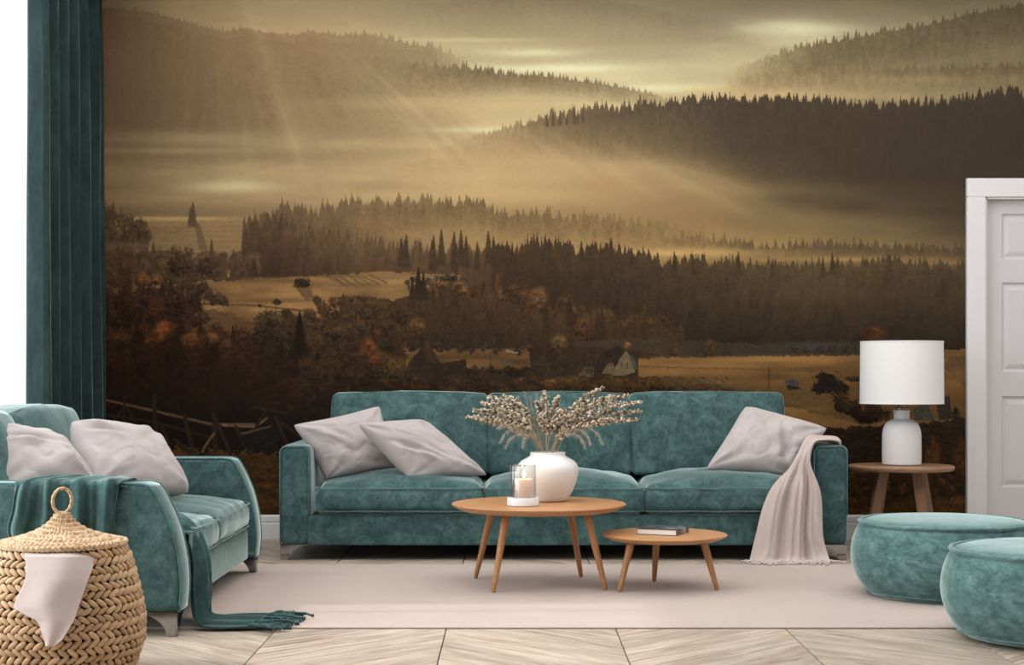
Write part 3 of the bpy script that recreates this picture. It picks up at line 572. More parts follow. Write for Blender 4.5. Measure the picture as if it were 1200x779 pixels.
    for (x0, y0, x1, y1, w, c) in ((118, 467, 175, 480, 1.6, lt), (175, 480, 249, 497, 1.6, lt), (118, 485, 180, 494, 1.3, dkc), (180, 494, 246, 512, 1.4, dkc), (118, 505, 200, 520, 1.3, dkc), (249, 497, 300, 497, 1.5, lt), (262, 498, 300, 500, 1.5, (104, 84, 60)), (298, 500, 313, 490, 1.3, (104, 84, 60)),
                                   (296, 476, 336, 484, 1.6, dkc), (313, 478, 300, 500, 1.6, dkc), (284, 508, 316, 500, 1.6, lt), (181, 462, 181, 516, 2.3, dkc), (179, 470, 186, 530, 2.2, dkc), (146, 464, 146, 515, 1.4, dkc), (216, 486, 226, 528, 2.4, dkc), (250, 484, 252, 528, 2.6, dkc), (252, 490, 270, 532, 2.4, dkc),
                                   (150, 478, 170, 520, 1.5, dkc), (146, 478, 122, 504, 1.4, dkc), (190, 500, 200, 528, 2, dkc), (204, 515, 224, 530, 2.2, dkc), (237, 528, 250, 508, 1.6, lt), (322, 488, 336, 520, 2, dkc), (330, 496, 356, 514, 1.8, dkc), (276, 500, 290, 530, 2, dkc)):
        line(x0, y0, x1, y1, w, c, .95)
    poly([(280, 512), (318, 500), (330, 512), (322, 530), (296, 532)], (27, 24, 21), .9, .15, 1.5)
    # print lightened towards the curtain to offset the weaker light there
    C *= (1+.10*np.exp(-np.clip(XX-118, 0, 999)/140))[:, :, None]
    C *= (1+.012*n4)[:, :, None]
    return np.clip(C, 0.008, 1)
# ---------------------------------------------------------------- the room
XL, XR, YB, YF, ZC = -2.85, 4.6, 9.96, -.8, 3.62
# chevron floor: boards built one by one where they show, one joined part under the rug
fl = struct('floor', G().box((XL, YF, -.10), (XR, YB, -.012)), M_gap, smooth=False)
CW, CP, CX0, GAP = .694, .140, -.963, .0024
def board_mesh(up):
    w, p, g = CW-GAP*2, CP-GAP*1.4, GAP
    y0, y1 = (0, CW) if up else (CW, 0)
    base = [(g, y0+g), (g+w, y1+g), (g+w, y1+g+p), (g, y0+g+p)]
    me = bpy.data.meshes.new('board'); V = [(x, y, z) for z in (-.012, -.0012) for x, y in base]
    c = .0016; top = [(g+c, y0+g+c), (g+w-c, y1+g+c), (g+w-c, y1+g+p-c), (g+c, y0+g+p-c)]
    V += [(x, y, 0) for x, y in top]
    Fs = [(8, 9, 10, 11)]+[(a, (a+1) % 4, 4+(a+1) % 4, 4+a) for a in range(4)]+[(4+a, 4+(a+1) % 4, 8+(a+1) % 4, 8+a) for a in range(4)]
    me.from_pydata(V, [], Fs); uvl = me.uv_layers.new(name='UVMap'); s = 1/math.sqrt(2); q = 1 if up else -1
    for l in me.loops:
        x, y, _ = me.vertices[l.vertex_index].co; uvl.data[l.index].uv = ((x+q*y)*s, (-q*x+y)*s)
    me.materials.append(M_plank); return me
BM = [board_mesh(True), board_mesh(False)]
k0 = int(math.floor((XL-CX0)/CW)); k1 = int(math.ceil((XR-CX0)/CW)); hid = []
for k in range(k0, k1):
    x0 = CX0+k*CW
    if x0 < XL or x0+CW > XR: hid.append((k, None)); continue
    y = 5.02-CW
    while y < YB-.01:
        ya, yb = y, y+CW+CP
        if ya >= 5.0 and yb <= YB:
            vis = (yb > 5.55 and ya < 6.46) or (yb > 8.56)
            if vis and abs(x0+CW/2) < 2.3+(1.1 if yb > 8.5 else 0):
                o = bpy.data.objects.new('plank', BM[0 if k % 2 == 0 else 1]); COL.objects.link(o); o.parent = fl; o.location = (x0, y, 0)
            else: hid.append((k, y))
        else: hid.append((k, y))
        y += CP
g = G(); UV = []
def clipped(k, y):
    x0 = CX0+k*CW; up = k % 2 == 0
    n = 6; a, b = max(x0+GAP, XL), min(x0+CW-GAP, XR)
    if b-a < .01: return
    for i in range(n):
        xa, xb = a+(b-a)*i/n, a+(b-a)*(i+1)/n
        q = []
        for x, o in ((xa, 0), (xb, 0), (xb, 1), (xa, 1)):
            yy = y+((x-x0) if up else CW-(x-x0))+GAP+o*(CP-2*GAP); q.append((x, min(max(yy, YF), YB)))
        if max(p[1] for p in q)-min(p[1] for p in q) < .004: continue
        s = len(g.v); g.v.extend([(x, yy, 0.) for x, yy in q]); g.f.append((s, s+1, s+2, s+3))
        r = .7071; t = 1 if up else -1; UV.extend([((x+t*yy)*r+(y*7.3) % 5, (-t*x+yy)*r) for x, yy in q])
for k, y in hid:
    if y is None:
        yy = 5.02-CW
        while yy < YB: clipped(k, yy); yy += CP
    else: clipped(k, y)
for k in range(k0, k1):
    yy = 5.02-CW-CP
    while yy > YF-CW-CP: clipped(k, yy); yy -= CP
o = build('joined_planks', g, M_plank, fl, smooth=False, fixn=False); uvl = o.data.uv_layers.new(name='UVMap')
for l, uv in zip(uvl.data, UV): l.uv = uv
o['kind'] = 'stuff'
struct('ceiling', G().box((XL-.2, YF, ZC), (XR+.2, YB+.2, ZC+.12)), M_wall, smooth=False)
CXL, CXR, DH = 2.862, 3.93, 2.27     # outer edges of the door casing
g = G(); g.box((XL-.2, YB, -.1), (CXL+.06, YB+.2, ZC)); g.box((CXR-.06, YB, -.1), (XR+.2, YB+.2, ZC)); g.box((CXL+.06, YB, DH-.07), (CXR-.06, YB+.2, ZC)); g.box((CXL+.06, YB+.14, -.1), (CXR-.06, YB+.2, DH-.07))
struct('wall_back', g, M_wall, smooth=False)
struct('wall_right', G().box((XR, YF, -.1), (XR+.2, YB, ZC)), M_wall, smooth=False)
struct('wall_front', G().box((XL-.2, YF-.2, -.1), (XR+.2, YF, ZC)), M_wall, smooth=False)
WA, WB = (3.3, 7.06), (7.5, 9.3); WT = 3.42
g = G()
for a, b in ((YF, WA[0]), (WA[1], WB[0]), (WB[1], YB)): g.box((XL-.2, a, -.1), (XL, b, ZC))
for a, b in (WA, WB): g.box((XL-.2, a, WT), (XL, b, ZC)); g.box((XL-.2, a, -.1), (XL, b, .05))
struct('wall_left', g, M_wall, smooth=False)
for i, ((a, b), bars) in enumerate(((WA, (4.3, 5.55, 6.80)), (WB, (8.4,)))):
    w = bpy.data.objects.new('window_%d' % (i+1), None); w.location = (XL-.1, (a+b)/2, .05); COL.objects.link(w); w['kind'] = 'structure'
    g = G(); x0, x1 = XL-.13, XL-.07
    for q in ((a, .05, b, .11), (a, WT-.06, b, WT), (a, .11, a+.05, WT-.06), (b-.05, .11, b, WT-.06)): g.box((x0, q[0], q[1]), (x1, q[2], q[3]))
    build('window_frame', g, M_white, w, smooth=False)
    for y in bars: build('mullion', G().box((x0, y-.022, .11), (x1, y+.022, WT-.06)), M_white, w, smooth=False)
    e = [a+.05]+[z for y in bars for z in (y-.022, y+.022)]+[b-.05]
    for q in range(0, len(e), 2): build('pane', G().box((XL-.103, e[q], .11), (XL-.097, e[q+1], WT-.06)), M_pane, w, smooth=False)
# baseboard with a stepped profile
def skirting(name, x0, x1):
    g = G(); pr = [(YB, .0), (YB-.022, .0), (YB-.022, .095), (YB-.018, .101), (YB-.018, .108), (YB-.022, .112), (YB-.020, .140), (YB-.012, .150), (YB, .152)]
    n = len(pr); v = [(x, p[0], p[1]) for x in (x0, x1) for p in pr]; f = [(i, n+i, n+i+1, i+1) for i in range(n-1)]+[tuple(range(n)), tuple(range(n, 2*n))[::-1]]
    g.add(v, f); return struct(name, g, M_white, smooth=False)
skirting('baseboard_back', XL, CXL-.001); skirting('baseboard_right', CXR+.001, XR)
# white picture-print border strip right of the mural, door casing, door
g = G()
cw, ct = .118, .035
for (a, b) in (((CXL, 0), (CXL+cw, DH-cw)), ((CXR-cw, 0), (CXR, DH-cw)), ((CXL, DH-cw), (CXR, DH))): g.rbox((a[0], YB-ct, a[1]), (b[0], YB+.0, b[1]), .006, (1, 1, 1))
for (a, b) in (((CXL+cw, 0), (CXL+cw+.012, DH-cw)), ((CXR-cw-.012, 0), (CXR-cw, DH-cw)), ((CXL+cw, DH-cw-.012), (CXR-cw, DH-cw))): g.box((a[0], YB-.02, a[1]), (b[0], YB+.1, b[1]))
struct('trim_1', g, M_white, smooth=False)
D0 = (CXL+cw+.015, .008); D1 = (CXR-cw-.015, DH-cw-.014); DY = YB+.035
dr = bpy.data.objects.new('door_1', None); dr.location = (CXL+.53, DY, 0); COL.objects.link(dr); dr['kind'] = 'structure'
st = .105; rails = [(D0[1], .20), (.322, .372+.0), (0, 0)]
zs = [(.322, .898), (1.053, 1.618), (1.765, 2.053)]       # the three panels, low to high
g = G(); g.box((D0[0], DY, D0[1]), (D0[0]+st, DY+.04, D1[1])); g.box((D1[0]-st, DY, D0[1]), (D1[0], DY+.04, D1[1]))
mid = (D0[0]+D1[0])/2; g.box((mid-.05, DY, D0[1]), (mid+.05, DY+.04, D1[1]))
ed = [D0[1]]+[z for q in zs for z in q]+[D1[1]]
for a, b in ((D0[0]+st, mid-.05), (mid+.05, D1[0]-st)):
    for q in range(0, len(ed), 2): g.box((a, DY, ed[q]), (b, DY+.04, ed[q+1]))
build('door_leaf', g, M_door, dr, smooth=False)
for a, b in ((D0[0]+st, mid-.05), (mid+.05, D1[0]-st)):
    for z0, z1 in zs:
        g = G(); m_ = .022; v = []
        for (i_, y_) in ((0, DY+.002), (m_*.5, DY+.014), (m_, DY+.014), (m_*1.3, DY+.010), (m_*2.2, DY+.004)):
            v += [(a+i_, y_, z0+i_), (b-i_, y_, z0+i_), (b-i_, y_, z1-i_), (a+i_, y_, z1-i_)]
        f = [(r*4+k, r*4+(k+1) % 4, r*4+4+(k+1) % 4, r*4+4+k) for r in range(4) for k in range(4)]+[(16, 17, 18, 19)]
        g.add(v, f); build('door_panel', g, M_door, dr, smooth=False, fixn=False)
g = G(); g.lathe([(.0, 0), (.026, 0), (.026, .008), (.0, .008)], (0, 0, 0), 20); V = [(D1[0]-.06+p[0], DY-p[2]-.001, 1.02+p[1]) for p in g.v]; g.v = V
g.tube([(D1[0]-.06, DY-.008, 1.02), (D1[0]-.06, DY-.05, 1.02)], .009); g.tube([(D1[0]-.055, DY-.05, 1.02), (D1[0]-.18, DY-.05, 1.02)], .009)
build('door_handle', g, M_chrome, dr)
# the mural: a flat print pasted on the back wall
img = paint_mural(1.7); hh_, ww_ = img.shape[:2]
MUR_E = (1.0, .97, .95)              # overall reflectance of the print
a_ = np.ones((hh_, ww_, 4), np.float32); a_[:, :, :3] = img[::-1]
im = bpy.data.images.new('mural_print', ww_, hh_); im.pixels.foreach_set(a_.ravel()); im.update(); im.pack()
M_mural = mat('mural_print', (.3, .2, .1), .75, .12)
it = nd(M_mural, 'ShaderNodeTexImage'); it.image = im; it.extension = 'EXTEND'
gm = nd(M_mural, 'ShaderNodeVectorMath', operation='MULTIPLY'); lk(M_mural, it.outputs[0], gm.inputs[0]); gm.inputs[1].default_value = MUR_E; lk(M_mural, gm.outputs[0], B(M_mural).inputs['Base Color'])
YM = YB-.004; A0 = P(MX0, MY1, YM); A1 = P(MX1, MY0, YM)
UW = A1[0]-A0[0]; mx1 = CXL-.002
g = G(); g.box((A0[0], YM, .153), (mx1, YB-.0005, A1[2]))
g.v = []; g.f = []
ol = [(XL, .153), (mx1, .153), (mx1, DH+.001), (XR, DH+.001), (XR, ZC-.001), (XL, ZC-.001)]
n6 = len(ol)
g.add([(x, YM, z) for x, z in ol]+[(x, YB-.0005, z) for x, z in ol], [tuple(range(n6)), tuple(range(n6, 2*n6))[::-1]]+[(k, (k+1) % n6, n6+(k+1) % n6, n6+k) for k in range(n6)])
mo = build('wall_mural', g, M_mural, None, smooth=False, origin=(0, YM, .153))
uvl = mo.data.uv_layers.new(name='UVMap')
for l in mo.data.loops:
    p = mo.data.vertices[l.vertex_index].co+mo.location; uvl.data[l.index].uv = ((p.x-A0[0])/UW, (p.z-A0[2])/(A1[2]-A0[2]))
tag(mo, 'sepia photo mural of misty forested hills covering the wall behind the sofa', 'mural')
# curtains
def fold(t, seed=0): return math.sin(t)+.35*math.sin(2*t+.8+seed)
def cur(u, v):
    z = lerp(3.56, .015, v); Y = lerp(8.60, 9.90, u)
    t = 2*math.pi*(6.0*u**.9)
    X = -2.60+.012*v+(.062+.012*v)*fold(t+.25*math.sin(3*v), 0)*(.55+.45*min(1, v*4+.5))+.010*nz(u*6, 0, z*.8, 1, 3)
    Y += .035*math.cos(t)*(.6+.4*v)+.02*nz(u*3, 1, z, .6, 8)+.0*v
    return (X, Y, z)
cg = G().grid(cur, 150, 50)
cu = thing('velvet_curtain', 'dark teal velvet curtain hanging in deep folds beside the window', 'curtain', (-2.6, 9.25, 0))
build('curtain_panel', cg, M_curt, cu, thick=.006)
def hem(u): p = cur(u, 1); return (p[0]+.004, p[1], p[2]+.03)
build('hem', G().tube([hem(i/120) for i in range(121)], .006, 5), M_curt, cu)
def shr(u, v):
    z = lerp(3.55, .02, v); Y = lerp(7.2, 9.0, u); t = 2*math.pi*11*u
    return (-2.745+.028*fold(t+.2*math.sin(2*v))+.01*nz(u*8, 0, z*.5, 1, 1), Y+.012*math.cos(t), z)
sh = build('sheer_curtain', G().grid(shr, 200, 16), M_sheer, None, origin=(-2.745, 8.1, 0)); tag(sh, 'white sheer voile curtain glowing with daylight at the left edge', 'curtain')
rl = thing('curtain_rail', 'white curtain rail under the ceiling above the teal curtain', 'curtain rail', (-2.66, 8.5, 3.56))
build('rail', G().box((-2.78, 7.1, 3.572), (-2.54, 9.94, 3.6195)), M_white, rl, smooth=False)
# rug
rg = build('area_rug', G().rbox((-2.2, 6.452, .0), (3.2, 8.565, .009), .004, (1, 1, 1)), M_rug, None, origin=(0, 7.5, 0)); tag(rg, 'pale pinkish beige rug under the coffee tables', 'rug')
# ---------------------------------------------------------------- upholstery helpers
def cushion(a, b, r, crown=.05, n=(14, 10, 3), seed=0., wr=.006, front=(0, -1, 0), bulge=.012):
    def fn(u, p, nn):
        p = np.array(p); e = max(0, 1-u[0]**2)*max(0, 1-u[1]**2)
        if u[2] > 0: p[2] += crown*e**.75
        p += np.array(nn)*(bulge*(1-u[2]**2)*(1 if abs(nn[2]) < .5 else 0))
        w = nz(p[0], p[1]*.8, p[2], 5, seed)*wr+nz(p[0], p[1], p[2]*.35, 16, seed)*wr*.55
        return tuple(p+np.array(nn)*w)
    return G().rbox(a, b, r, n, fn)
def top_piping(a, b, r, z, pr=.0045, seed=0., wr=.006, out=.004, bulge=0):
    x0, y0, x1, y1 = a[0], a[1], b[0], b[1]; pts = []
    for cx, cy, s in ((x1-r, y0+r, -90), (x1-r, y1-r, 0), (x0+r, y1-r, 90), (x0+r, y0+r, 180)):
        for k in range(5):
            t = math.radians(s+22.5*k); pts.append((cx+(r+out)*math.cos(t), cy+(r+out)*math.sin(t), z))
    out_ = []
    for i in range(len(pts)):
        p, q = np.array(pts[i]), np.array(pts[(i+1) % len(pts)]); m = max(1, int(np.linalg.norm(q-p)/.04))
        for k in range(m):
            w = p+(q-p)*k/m; w[2] += .004*nz(w[0], w[1], 0, 9, seed); out_.append(w)
    return G().tube(out_, pr, 6, closed=True)
def back_cushion(x0, x1, yb, yt, z0, z1, th, seed, lean_axis='y', sgn=1):
    # a standing cushion whose face leans back; yb/yt are the front-face positions at the bottom and top
    def fn(u, p, nn):
        p = np.array(p); t = (u[2]+1)/2; e = max(0, 1-u[0]**2)*max(0, 1-u[2]**2)
        p[1] += lerp(0, yt-yb, t)
        if u[1] < 0: p[1] -= .055*e**.7
        if u[2] > 0: p[2] += .012*max(0, 1-u[0]**2)
        p[0] += .012*u[0]*(1-u[2]**2)
        w = nz(p[0]*1.2, p[1], p[2], 4, seed)*.010+nz(p[0], p[1], p[2]*.6, 13, seed)*.0035
        return tuple(p+np.array(nn)*w)
    g = G().rbox((x0, yb, z0), (x1, yb+th, z1), .028, (14, 3, 9), fn)
    return g
def swap_xy(g, fx):      # turn something built facing -Y so that it faces +X
    g.v = [fx(p) for p in g.v]; g.f = [tuple(reversed(q)) for q in g.f]; return g
def bracket(cx, cy, sx, sy, h, L=.17, t=.014, lean=.008):
    # curved corner foot: two concave plates meeting at the outer corner; sx, sy point inwards
    prof = [(0.0, h), (L, h)]
    for k in range(1, 9):
        a = math.pi/2*k/9; prof.append((L-(L-.042)*math.sin(a), h*math.cos(a)*1.0))
    prof += [(.040, 0), (lean, 0)]
    g = G()
    for ax in (0, 1):
        v = []; n = len(prof)
        for o in (0, t):
            for s, z in prof:
                v.append((cx+sx*(s if ax == 0 else o), cy+sy*(o if ax == 0 else s), z))
        f = [tuple(range(n)), tuple(range(n, 2*n))[::-1]]+[(k, (k+1) % n, n+(k+1) % n, n+k) for k in range(n)]
        g.add(v, f)
    return g
# ---------------------------------------------------------------- the three-seat sofa
SX0, SX1, SY = -1.297, 1.872, 8.79
sofa = thing('sofa', 'long three seat teal velvet sofa with chrome feet in front of the mural', 'sofa', ((SX0+SX1)/2, 9.3, 0))
build('base', G().rbox((SX0+.16, SY+.001, .0855), (SX1-.18, 9.78, .252), .010, (20, 4, 2), lambda u, p, nn: tuple(p+nn*(.002*nz(p[0], p[1], p[2], 5, 1)))), M_sofa, sofa)
for i, (a, b) in enumerate(((SX0, SX0+.172), (SX1-.196, SX1))):
    h = .642
    def fn(u, p, nn, i=i):
        return tuple(p+nn*(.003*nz(p[0], p[1], p[2], 5, 7+i)))
    arm = build('armrest', G().rbox((a, SY, .085), (b, 9.80, h), .034, (3, 12, 6), fn), M_sofa, sofa)
    r = .036; path = [(a+.006, SY+.004, .09), (a+.006, SY+.004, h-r)]
    for k in range(1, 6): t = math.pi/2*k/6; path.append((a+.006+r-r*math.cos(t), SY+.004, h-r+r*math.sin(t)-.006))
    path += [(b-r, SY+.004, h-.006)]
    for k in range(1, 6): t = math.pi/2*k/6; path.append((b-.006-r+r*math.sin(t), SY+.004, h-r-.006+r*math.cos(t)))
    path += [(b-.006, SY+.004, h-r-.01), (b-.006, SY+.004, .255 if i == 0 else .255)]
    build('piping', G().tube(path, .0045, 6), M_pipe, arm)
build('back_frame', G().rbox((-1.06, 9.60, .085), (1.60, 9.84, .86), .04, (20, 2, 6)), M_sofa, sofa)
for i, (a, b) in enumerate(((-1.092, -.166), (-.158, .733), (.741, 1.664))):
    A_, B_ = (a, SY-.016, .256), (b, 9.50, .420)
    c = build('seat_cushion', cushion(A_, B_, .052, .078, (26, 14, 4), 3+i*5., .010), M_seat, sofa)
    build('piping', top_piping(A_, B_, .052, .402, .0042, i, out=.009), M_pipe, c)
    build('piping', top_piping(A_, B_, .052, .276, .0036, i, out=.006), M_pipe, c)
for i, (a, b) in enumerate(((-1.070, -.150), (-.142, .700), (.708, 1.612))):
    c = build('back_cushion', back_cushion(a, b, 9.27, 9.40, .445, .918+(.006 if i != 1 else 0), .17, 20+i*9.), M_sofa, sofa)
    pts = []
    for (x, z) in curve([(a+.012, .48), (a+.006, .70), (a+.010, .88), (a+.03, .912), (a+.06, .922), ((a+b)/2, .934), (b-.06, .922), (b-.03, .912), (b-.010, .88), (b-.006, .70), (b-.012, .48)], 60):
        t = (z-.445)/.475; pts.append((x, 9.27+.13*t+.012, z))
    build('piping', G().tube(pts, .0042, 6), M_pipe, c)
for (x, sx) in ((SX0+.004, 1), (SX1-.004, -1)):
    build('foot', bracket(x, SY+.02, sx, 1, .086), M_chrome, sofa, smooth=False)
    build('foot', bracket(x, 9.76, sx, -1, .086), M_chrome, sofa, smooth=False)
# ---------------------------------------------------------------- the loveseat on the left
LX, LY0, LY1 = -1.34, 6.25, 8.26
love = thing('loveseat', 'teal velvet two seat sofa with flared curved arms under the window', 'sofa', (-1.9, 7.25, 0))
prof = curve([(-2.50, .10), (-2.50, .35), (-2.50, .585)], 6)+curve([(-2.46, .606), (-2.26, .608), (-2.06, .608), (-1.86, .608), (-1.68, .608), (-1.54, .608), (-1.470, .607), (-1.436, .599), (-1.421, .585), (-1.405, .560), (-1.368, .485), (-1.338, .40), (-1.318, .30), (-1.310, .20), (-1.318, .10)], 48)
prof = [(p[0], p[1]) for p in prof]
for y0, y1 in ((LY0, LY0+.185), (LY1-.185, LY1)):
    arm = build('armrest', G().prism(prof[::-1], y0, y1, .022), M_sofa, love)
    fr = prof[8:]
    for y in (y0+.008, y1-.008): build('piping', G().tube([(p[0]-.0015, y, p[1]-.001) for p in fr], .0052, 6), M_pipe, arm)
build('base', G().rbox((-2.45, LY0+.18, .095), (-1.350, LY1-.18, .250), .012, (6, 12, 2)), M_sofa, love)
build('back_frame', G().rbox((-2.60, LY0+.02, .095), (-2.40, LY1-.02, .80), .04, (2, 12, 6)), M_sofa, love)
for i, (a, b) in enumerate(((LY0+.192, 7.215), (7.223, LY1-.192))):
    A_, B_ = (-2.22, a, .254), (-1.345, b, .395)
    def pl(u, p, nn, i=i): return p
    g = cushion(A_, B_, .045, .062, (12, 16, 3), 40+i*5., .006)
    V = []
    for (x, y, z) in g.v:       # gathered pleats that run back from the front seam
        f = max(0, 1-abs(x+1.40)/.35); z2 = z+.004*f*math.sin(y*95+3*nz(x, y, 0, 3, 5)) if z > .3 else z; V.append((x, y, z2))
    g.v = V; c = build('seat_cushion', g, M_seat, love)
    build('piping', top_piping(A_, B_, .045, .382, .0042, i, out=.010), M_pipe, c)
    build('piping', top_piping(A_, B_, .045, .268, .0036, i, out=.006), M_pipe, c)
for i, (a, b) in enumerate(((LY0+.19, 7.06), (7.07, LY1-.17))):
    g = back_cushion(a, b, 0, .16, .41, .865, .20, 60+i*9.)
    swap_xy(g, lambda p: (-2.08-p[1], p[0], p[2]+.02*math.sin((p[0]-a)/(b-a)*math.pi)))
    c = build('back_cushion', g, M_seat, love)
    pts = [(-2.08-.16*(z-.41)/.46-.014, y, z) for (y, z) in curve([(a+.012, .46), (a+.006, .66), (a+.012, .83), (a+.05, .868), ((a+b)/2, .888), (b-.05, .868), (b-.012, .83), (b-.006, .66), (b-.012, .46)], 50)]
    build('piping', G().tube(pts, .0042, 6), M_pipe, c)
for (y, sy) in ((LY0+.012, 1), (LY1-.012, -1)):
    build('foot', bracket(LX+.012, y, -1, sy, .098, .19), M_chrome, love, smooth=False)
    build('foot', bracket(-2.48, y, 1, sy, .098, .19), M_chrome, love, smooth=False)
# ---------------------------------------------------------------- pillows
def pillow(label, c, T, seed, group, conc=.07, pinch=(), wr=1.0):
    TL, TR, BR, BL = [P(*q) for q in c]; n0 = np.cross(TR-TL, BL-TL); n0 /= np.linalg.norm(n0)
    if n0[1] > 0: n0 = -n0
    ctr = (TL+TR+BR+BL)/4
    def sheet(sg):
        def fn(a, b):
            u, v = a*2-1, b*2-1
            k_ = 1-.045*(abs(u)*abs(v))**6; u *= k_; v *= k_
            uu = u*(1-conc*(1-v*v)*(.6+.4*abs(u))); vv = v*(1-conc*(1-u*u)*(.6+.4*abs(v)))
            s, t = (uu+1)/2, (vv+1)/2
            p = TL*(1-s)*(1-t)+TR*s*(1-t)+BR*s*t+BL*(1-s)*t
            h = T*(max(0, (1-abs(a*2-1)**2.6)*(1-abs(b*2-1)**2.6)))**.55
            e = 1-max(abs(a*2-1), abs(b*2-1))**6
            w = nz(u*1.2, v*1.2, sg*.3, 1.3, seed)*.020-.006*(1-abs(nz(u, v, 0, 2.4, seed+7))*3.2)**3*(abs(nz(u, v, 0, 2.4, seed+7)) < .31)+nz(u, v, sg, 3.1, seed)*.009
            # creases that fan out of each corner
            for (cu, cv) in ((-1, -1), (1, -1), (1, 1), (-1, 1)):
                du, dv = u-cu, v-cv; d = math.hypot(du, dv); an = math.atan2(dv*cv, du*cu)
                w += .012*math.exp(-(d/.75)**2)*math.sin(an*9+seed*3+cu)*min(1, d*3)
            for (pu, pv, ang, L, dep) in pinch:
                x = (u-pu)*math.cos(ang)+(v-pv)*math.sin(ang); y = -(u-pu)*math.sin(ang)+(v-pv)*math.cos(ang)
                w -= dep*math.exp(-(y/.09)**2)*math.exp(-(x/L)**2)-dep*.6*math.exp(-((y-.17)/.09)**2)*math.exp(-(x/L)**2)
            return tuple(p+n0*sg*max(h+w*wr*e, .0)+n0*.004*nz(u, v, 0, 2, seed))
        return fn
    g = G().grid(sheet(1), 56, 56); g.grid(sheet(-1), 56, 56, flip=True)
    base = (ctr[0], ctr[1], min(p[2] for p in g.v))
    o = build('throw_pillow', g, M_pillow, None, origin=base, weld=True)
    return tag(o, label, 'pillow', group)
SG, LG = 'grey linen pillows on the long sofa', 'grey linen pillows on the loveseat'
pillow('pale grey linen pillow half hidden behind another at the sofa\'s left arm', [(341, 497, 8.98), (446, 474, 9.20), (470, 548, 9.10), (381, 564, 8.96)], .10, 1.3, SG, .075, [(-.25, -.35, .9, .35, .02)])
pillow('pale grey linen pillow lying tilted on the sofa\'s left seat cushion', [(417, 496, 8.90), (496, 490, 9.12), (574, 558, 9.02), (478, 560, 8.86)], .10, 4.1, SG, .035, [(-.3, .25, .7, .5, .022), (.1, .3, .9, .35, .018)])
pillow('grey linen pillow leaning at the sofa\'s right arm beside the pink throw', [(873, 474, 9.22), (972, 501, 9.12), (926, 557, 8.98), (825, 551, 9.00)], .10, 7.7, SG, .035, [(.35, -.1, 1.1, .5, .026), (.6, .3, 1.3, .3, .02)])
pillow('grey linen pillow slumped on the loveseat beside its far teal back cushion', [(81, 493, 7.25), (172, 507, 7.80), (223, 579, 7.62), (108, 570, 6.98)], .125, 10.2, LG, -.03, [(-.62, -.5, .5, .3, .03), (-.75, .1, 1.2, .4, .02)])
pillow('grey linen pillow on the loveseat cut off by the photo\'s left edge', [(-45, 500, 6.80), (58, 513, 7.12), (114, 562, 6.92), (-15, 585, 6.52)], .12, 13.9, LG, -.02, [(-.1, -.2, .2, .5, .022), (.5, .2, 1.0, .3, .02)])
# ---------------------------------------------------------------- throws
def drape(rows, nu, nv, amp, folds, seed, prof=None, sharp=1.0, rowamp=None):
    L = curve([P(*r[0]) for r in rows], nv); R = curve([P(*r[1]) for r in rows], nv)
    M_ = [(a+b)/2 for a, b in zip(L, R)]
    ra = rowamp if rowamp else [1]*len(rows)
    grid = []
    for j in range(nv+1):
        t = M_[min(j+1, nv)]-M_[max(j-1, 0)]; w = R[j]-L[j]; n = np.cross(w, t); n /= np.linalg.norm(n)+1e-9
        s = j/nv*(len(rows)-1); k = min(int(s), len(rows)-2); am = lerp(ra[k], ra[k+1], s-k)
        row = []
        for i in range(nu+1):
            u = i/nu; ph = folds*2*math.pi*u+1.2*nz(u*2, j/nv*1.5, 0, 1, seed)*2
            f = math.sin(ph); f = math.copysign(abs(f)**sharp, f)+.4*math.sin(ph*1.9+seed)
            d = amp*am*f*(.75+.6*nz(u*2.2, j/nv*1.2, 4, 1, seed+9))+amp*.6*am*nz(u*4, j/nv*4, 1, 1, seed+5)+.25*amp*am*math.sin(ph*2.7+4*nz(u*3, j/nv*2, 2, 1, seed+2))
            row.append(L[j]+(R[j]-L[j])*u+n*d)
        grid.append(row)
    return grid
def sheet_from(grid):
    nv, nu = len(grid)-1, len(grid[0])-1; g = G(); g.grid(lambda a, b: grid[int(round(b*nv))][int(round(a*nu))], nu, nv); return g
def fringe(pts, dirs, mat_, parent, rad=.0028, L=(.05, .09), seed=1, floor=.012, thick_end=1.6):
    r = random.Random(seed); g = G()
    for p, d in zip(pts, dirs):
        p = np.array(p, float); d = np.array(d, float); l = r.uniform(*L); path = []; a = r.uniform(-.5, .5); wob = r.uniform(-.5, .5)
        for k in range(6):
            t = k/5; q = p+d*l*t+np.array([wob*l*.5*math.sin(t*3), a*l*t*.5, 0]); q[2] = max(q[2]+r.uniform(-.002, .002)+.010*math.sin(t*math.pi)*r.random(), floor+.003); path.append(q)
        g.tube(path, [rad*(1+(thick_end-1)*(k in (1, 5))) for k in range(6)], 5)
    o = build('fringe', g, mat_, parent); o['kind'] = 'stuff'; return o
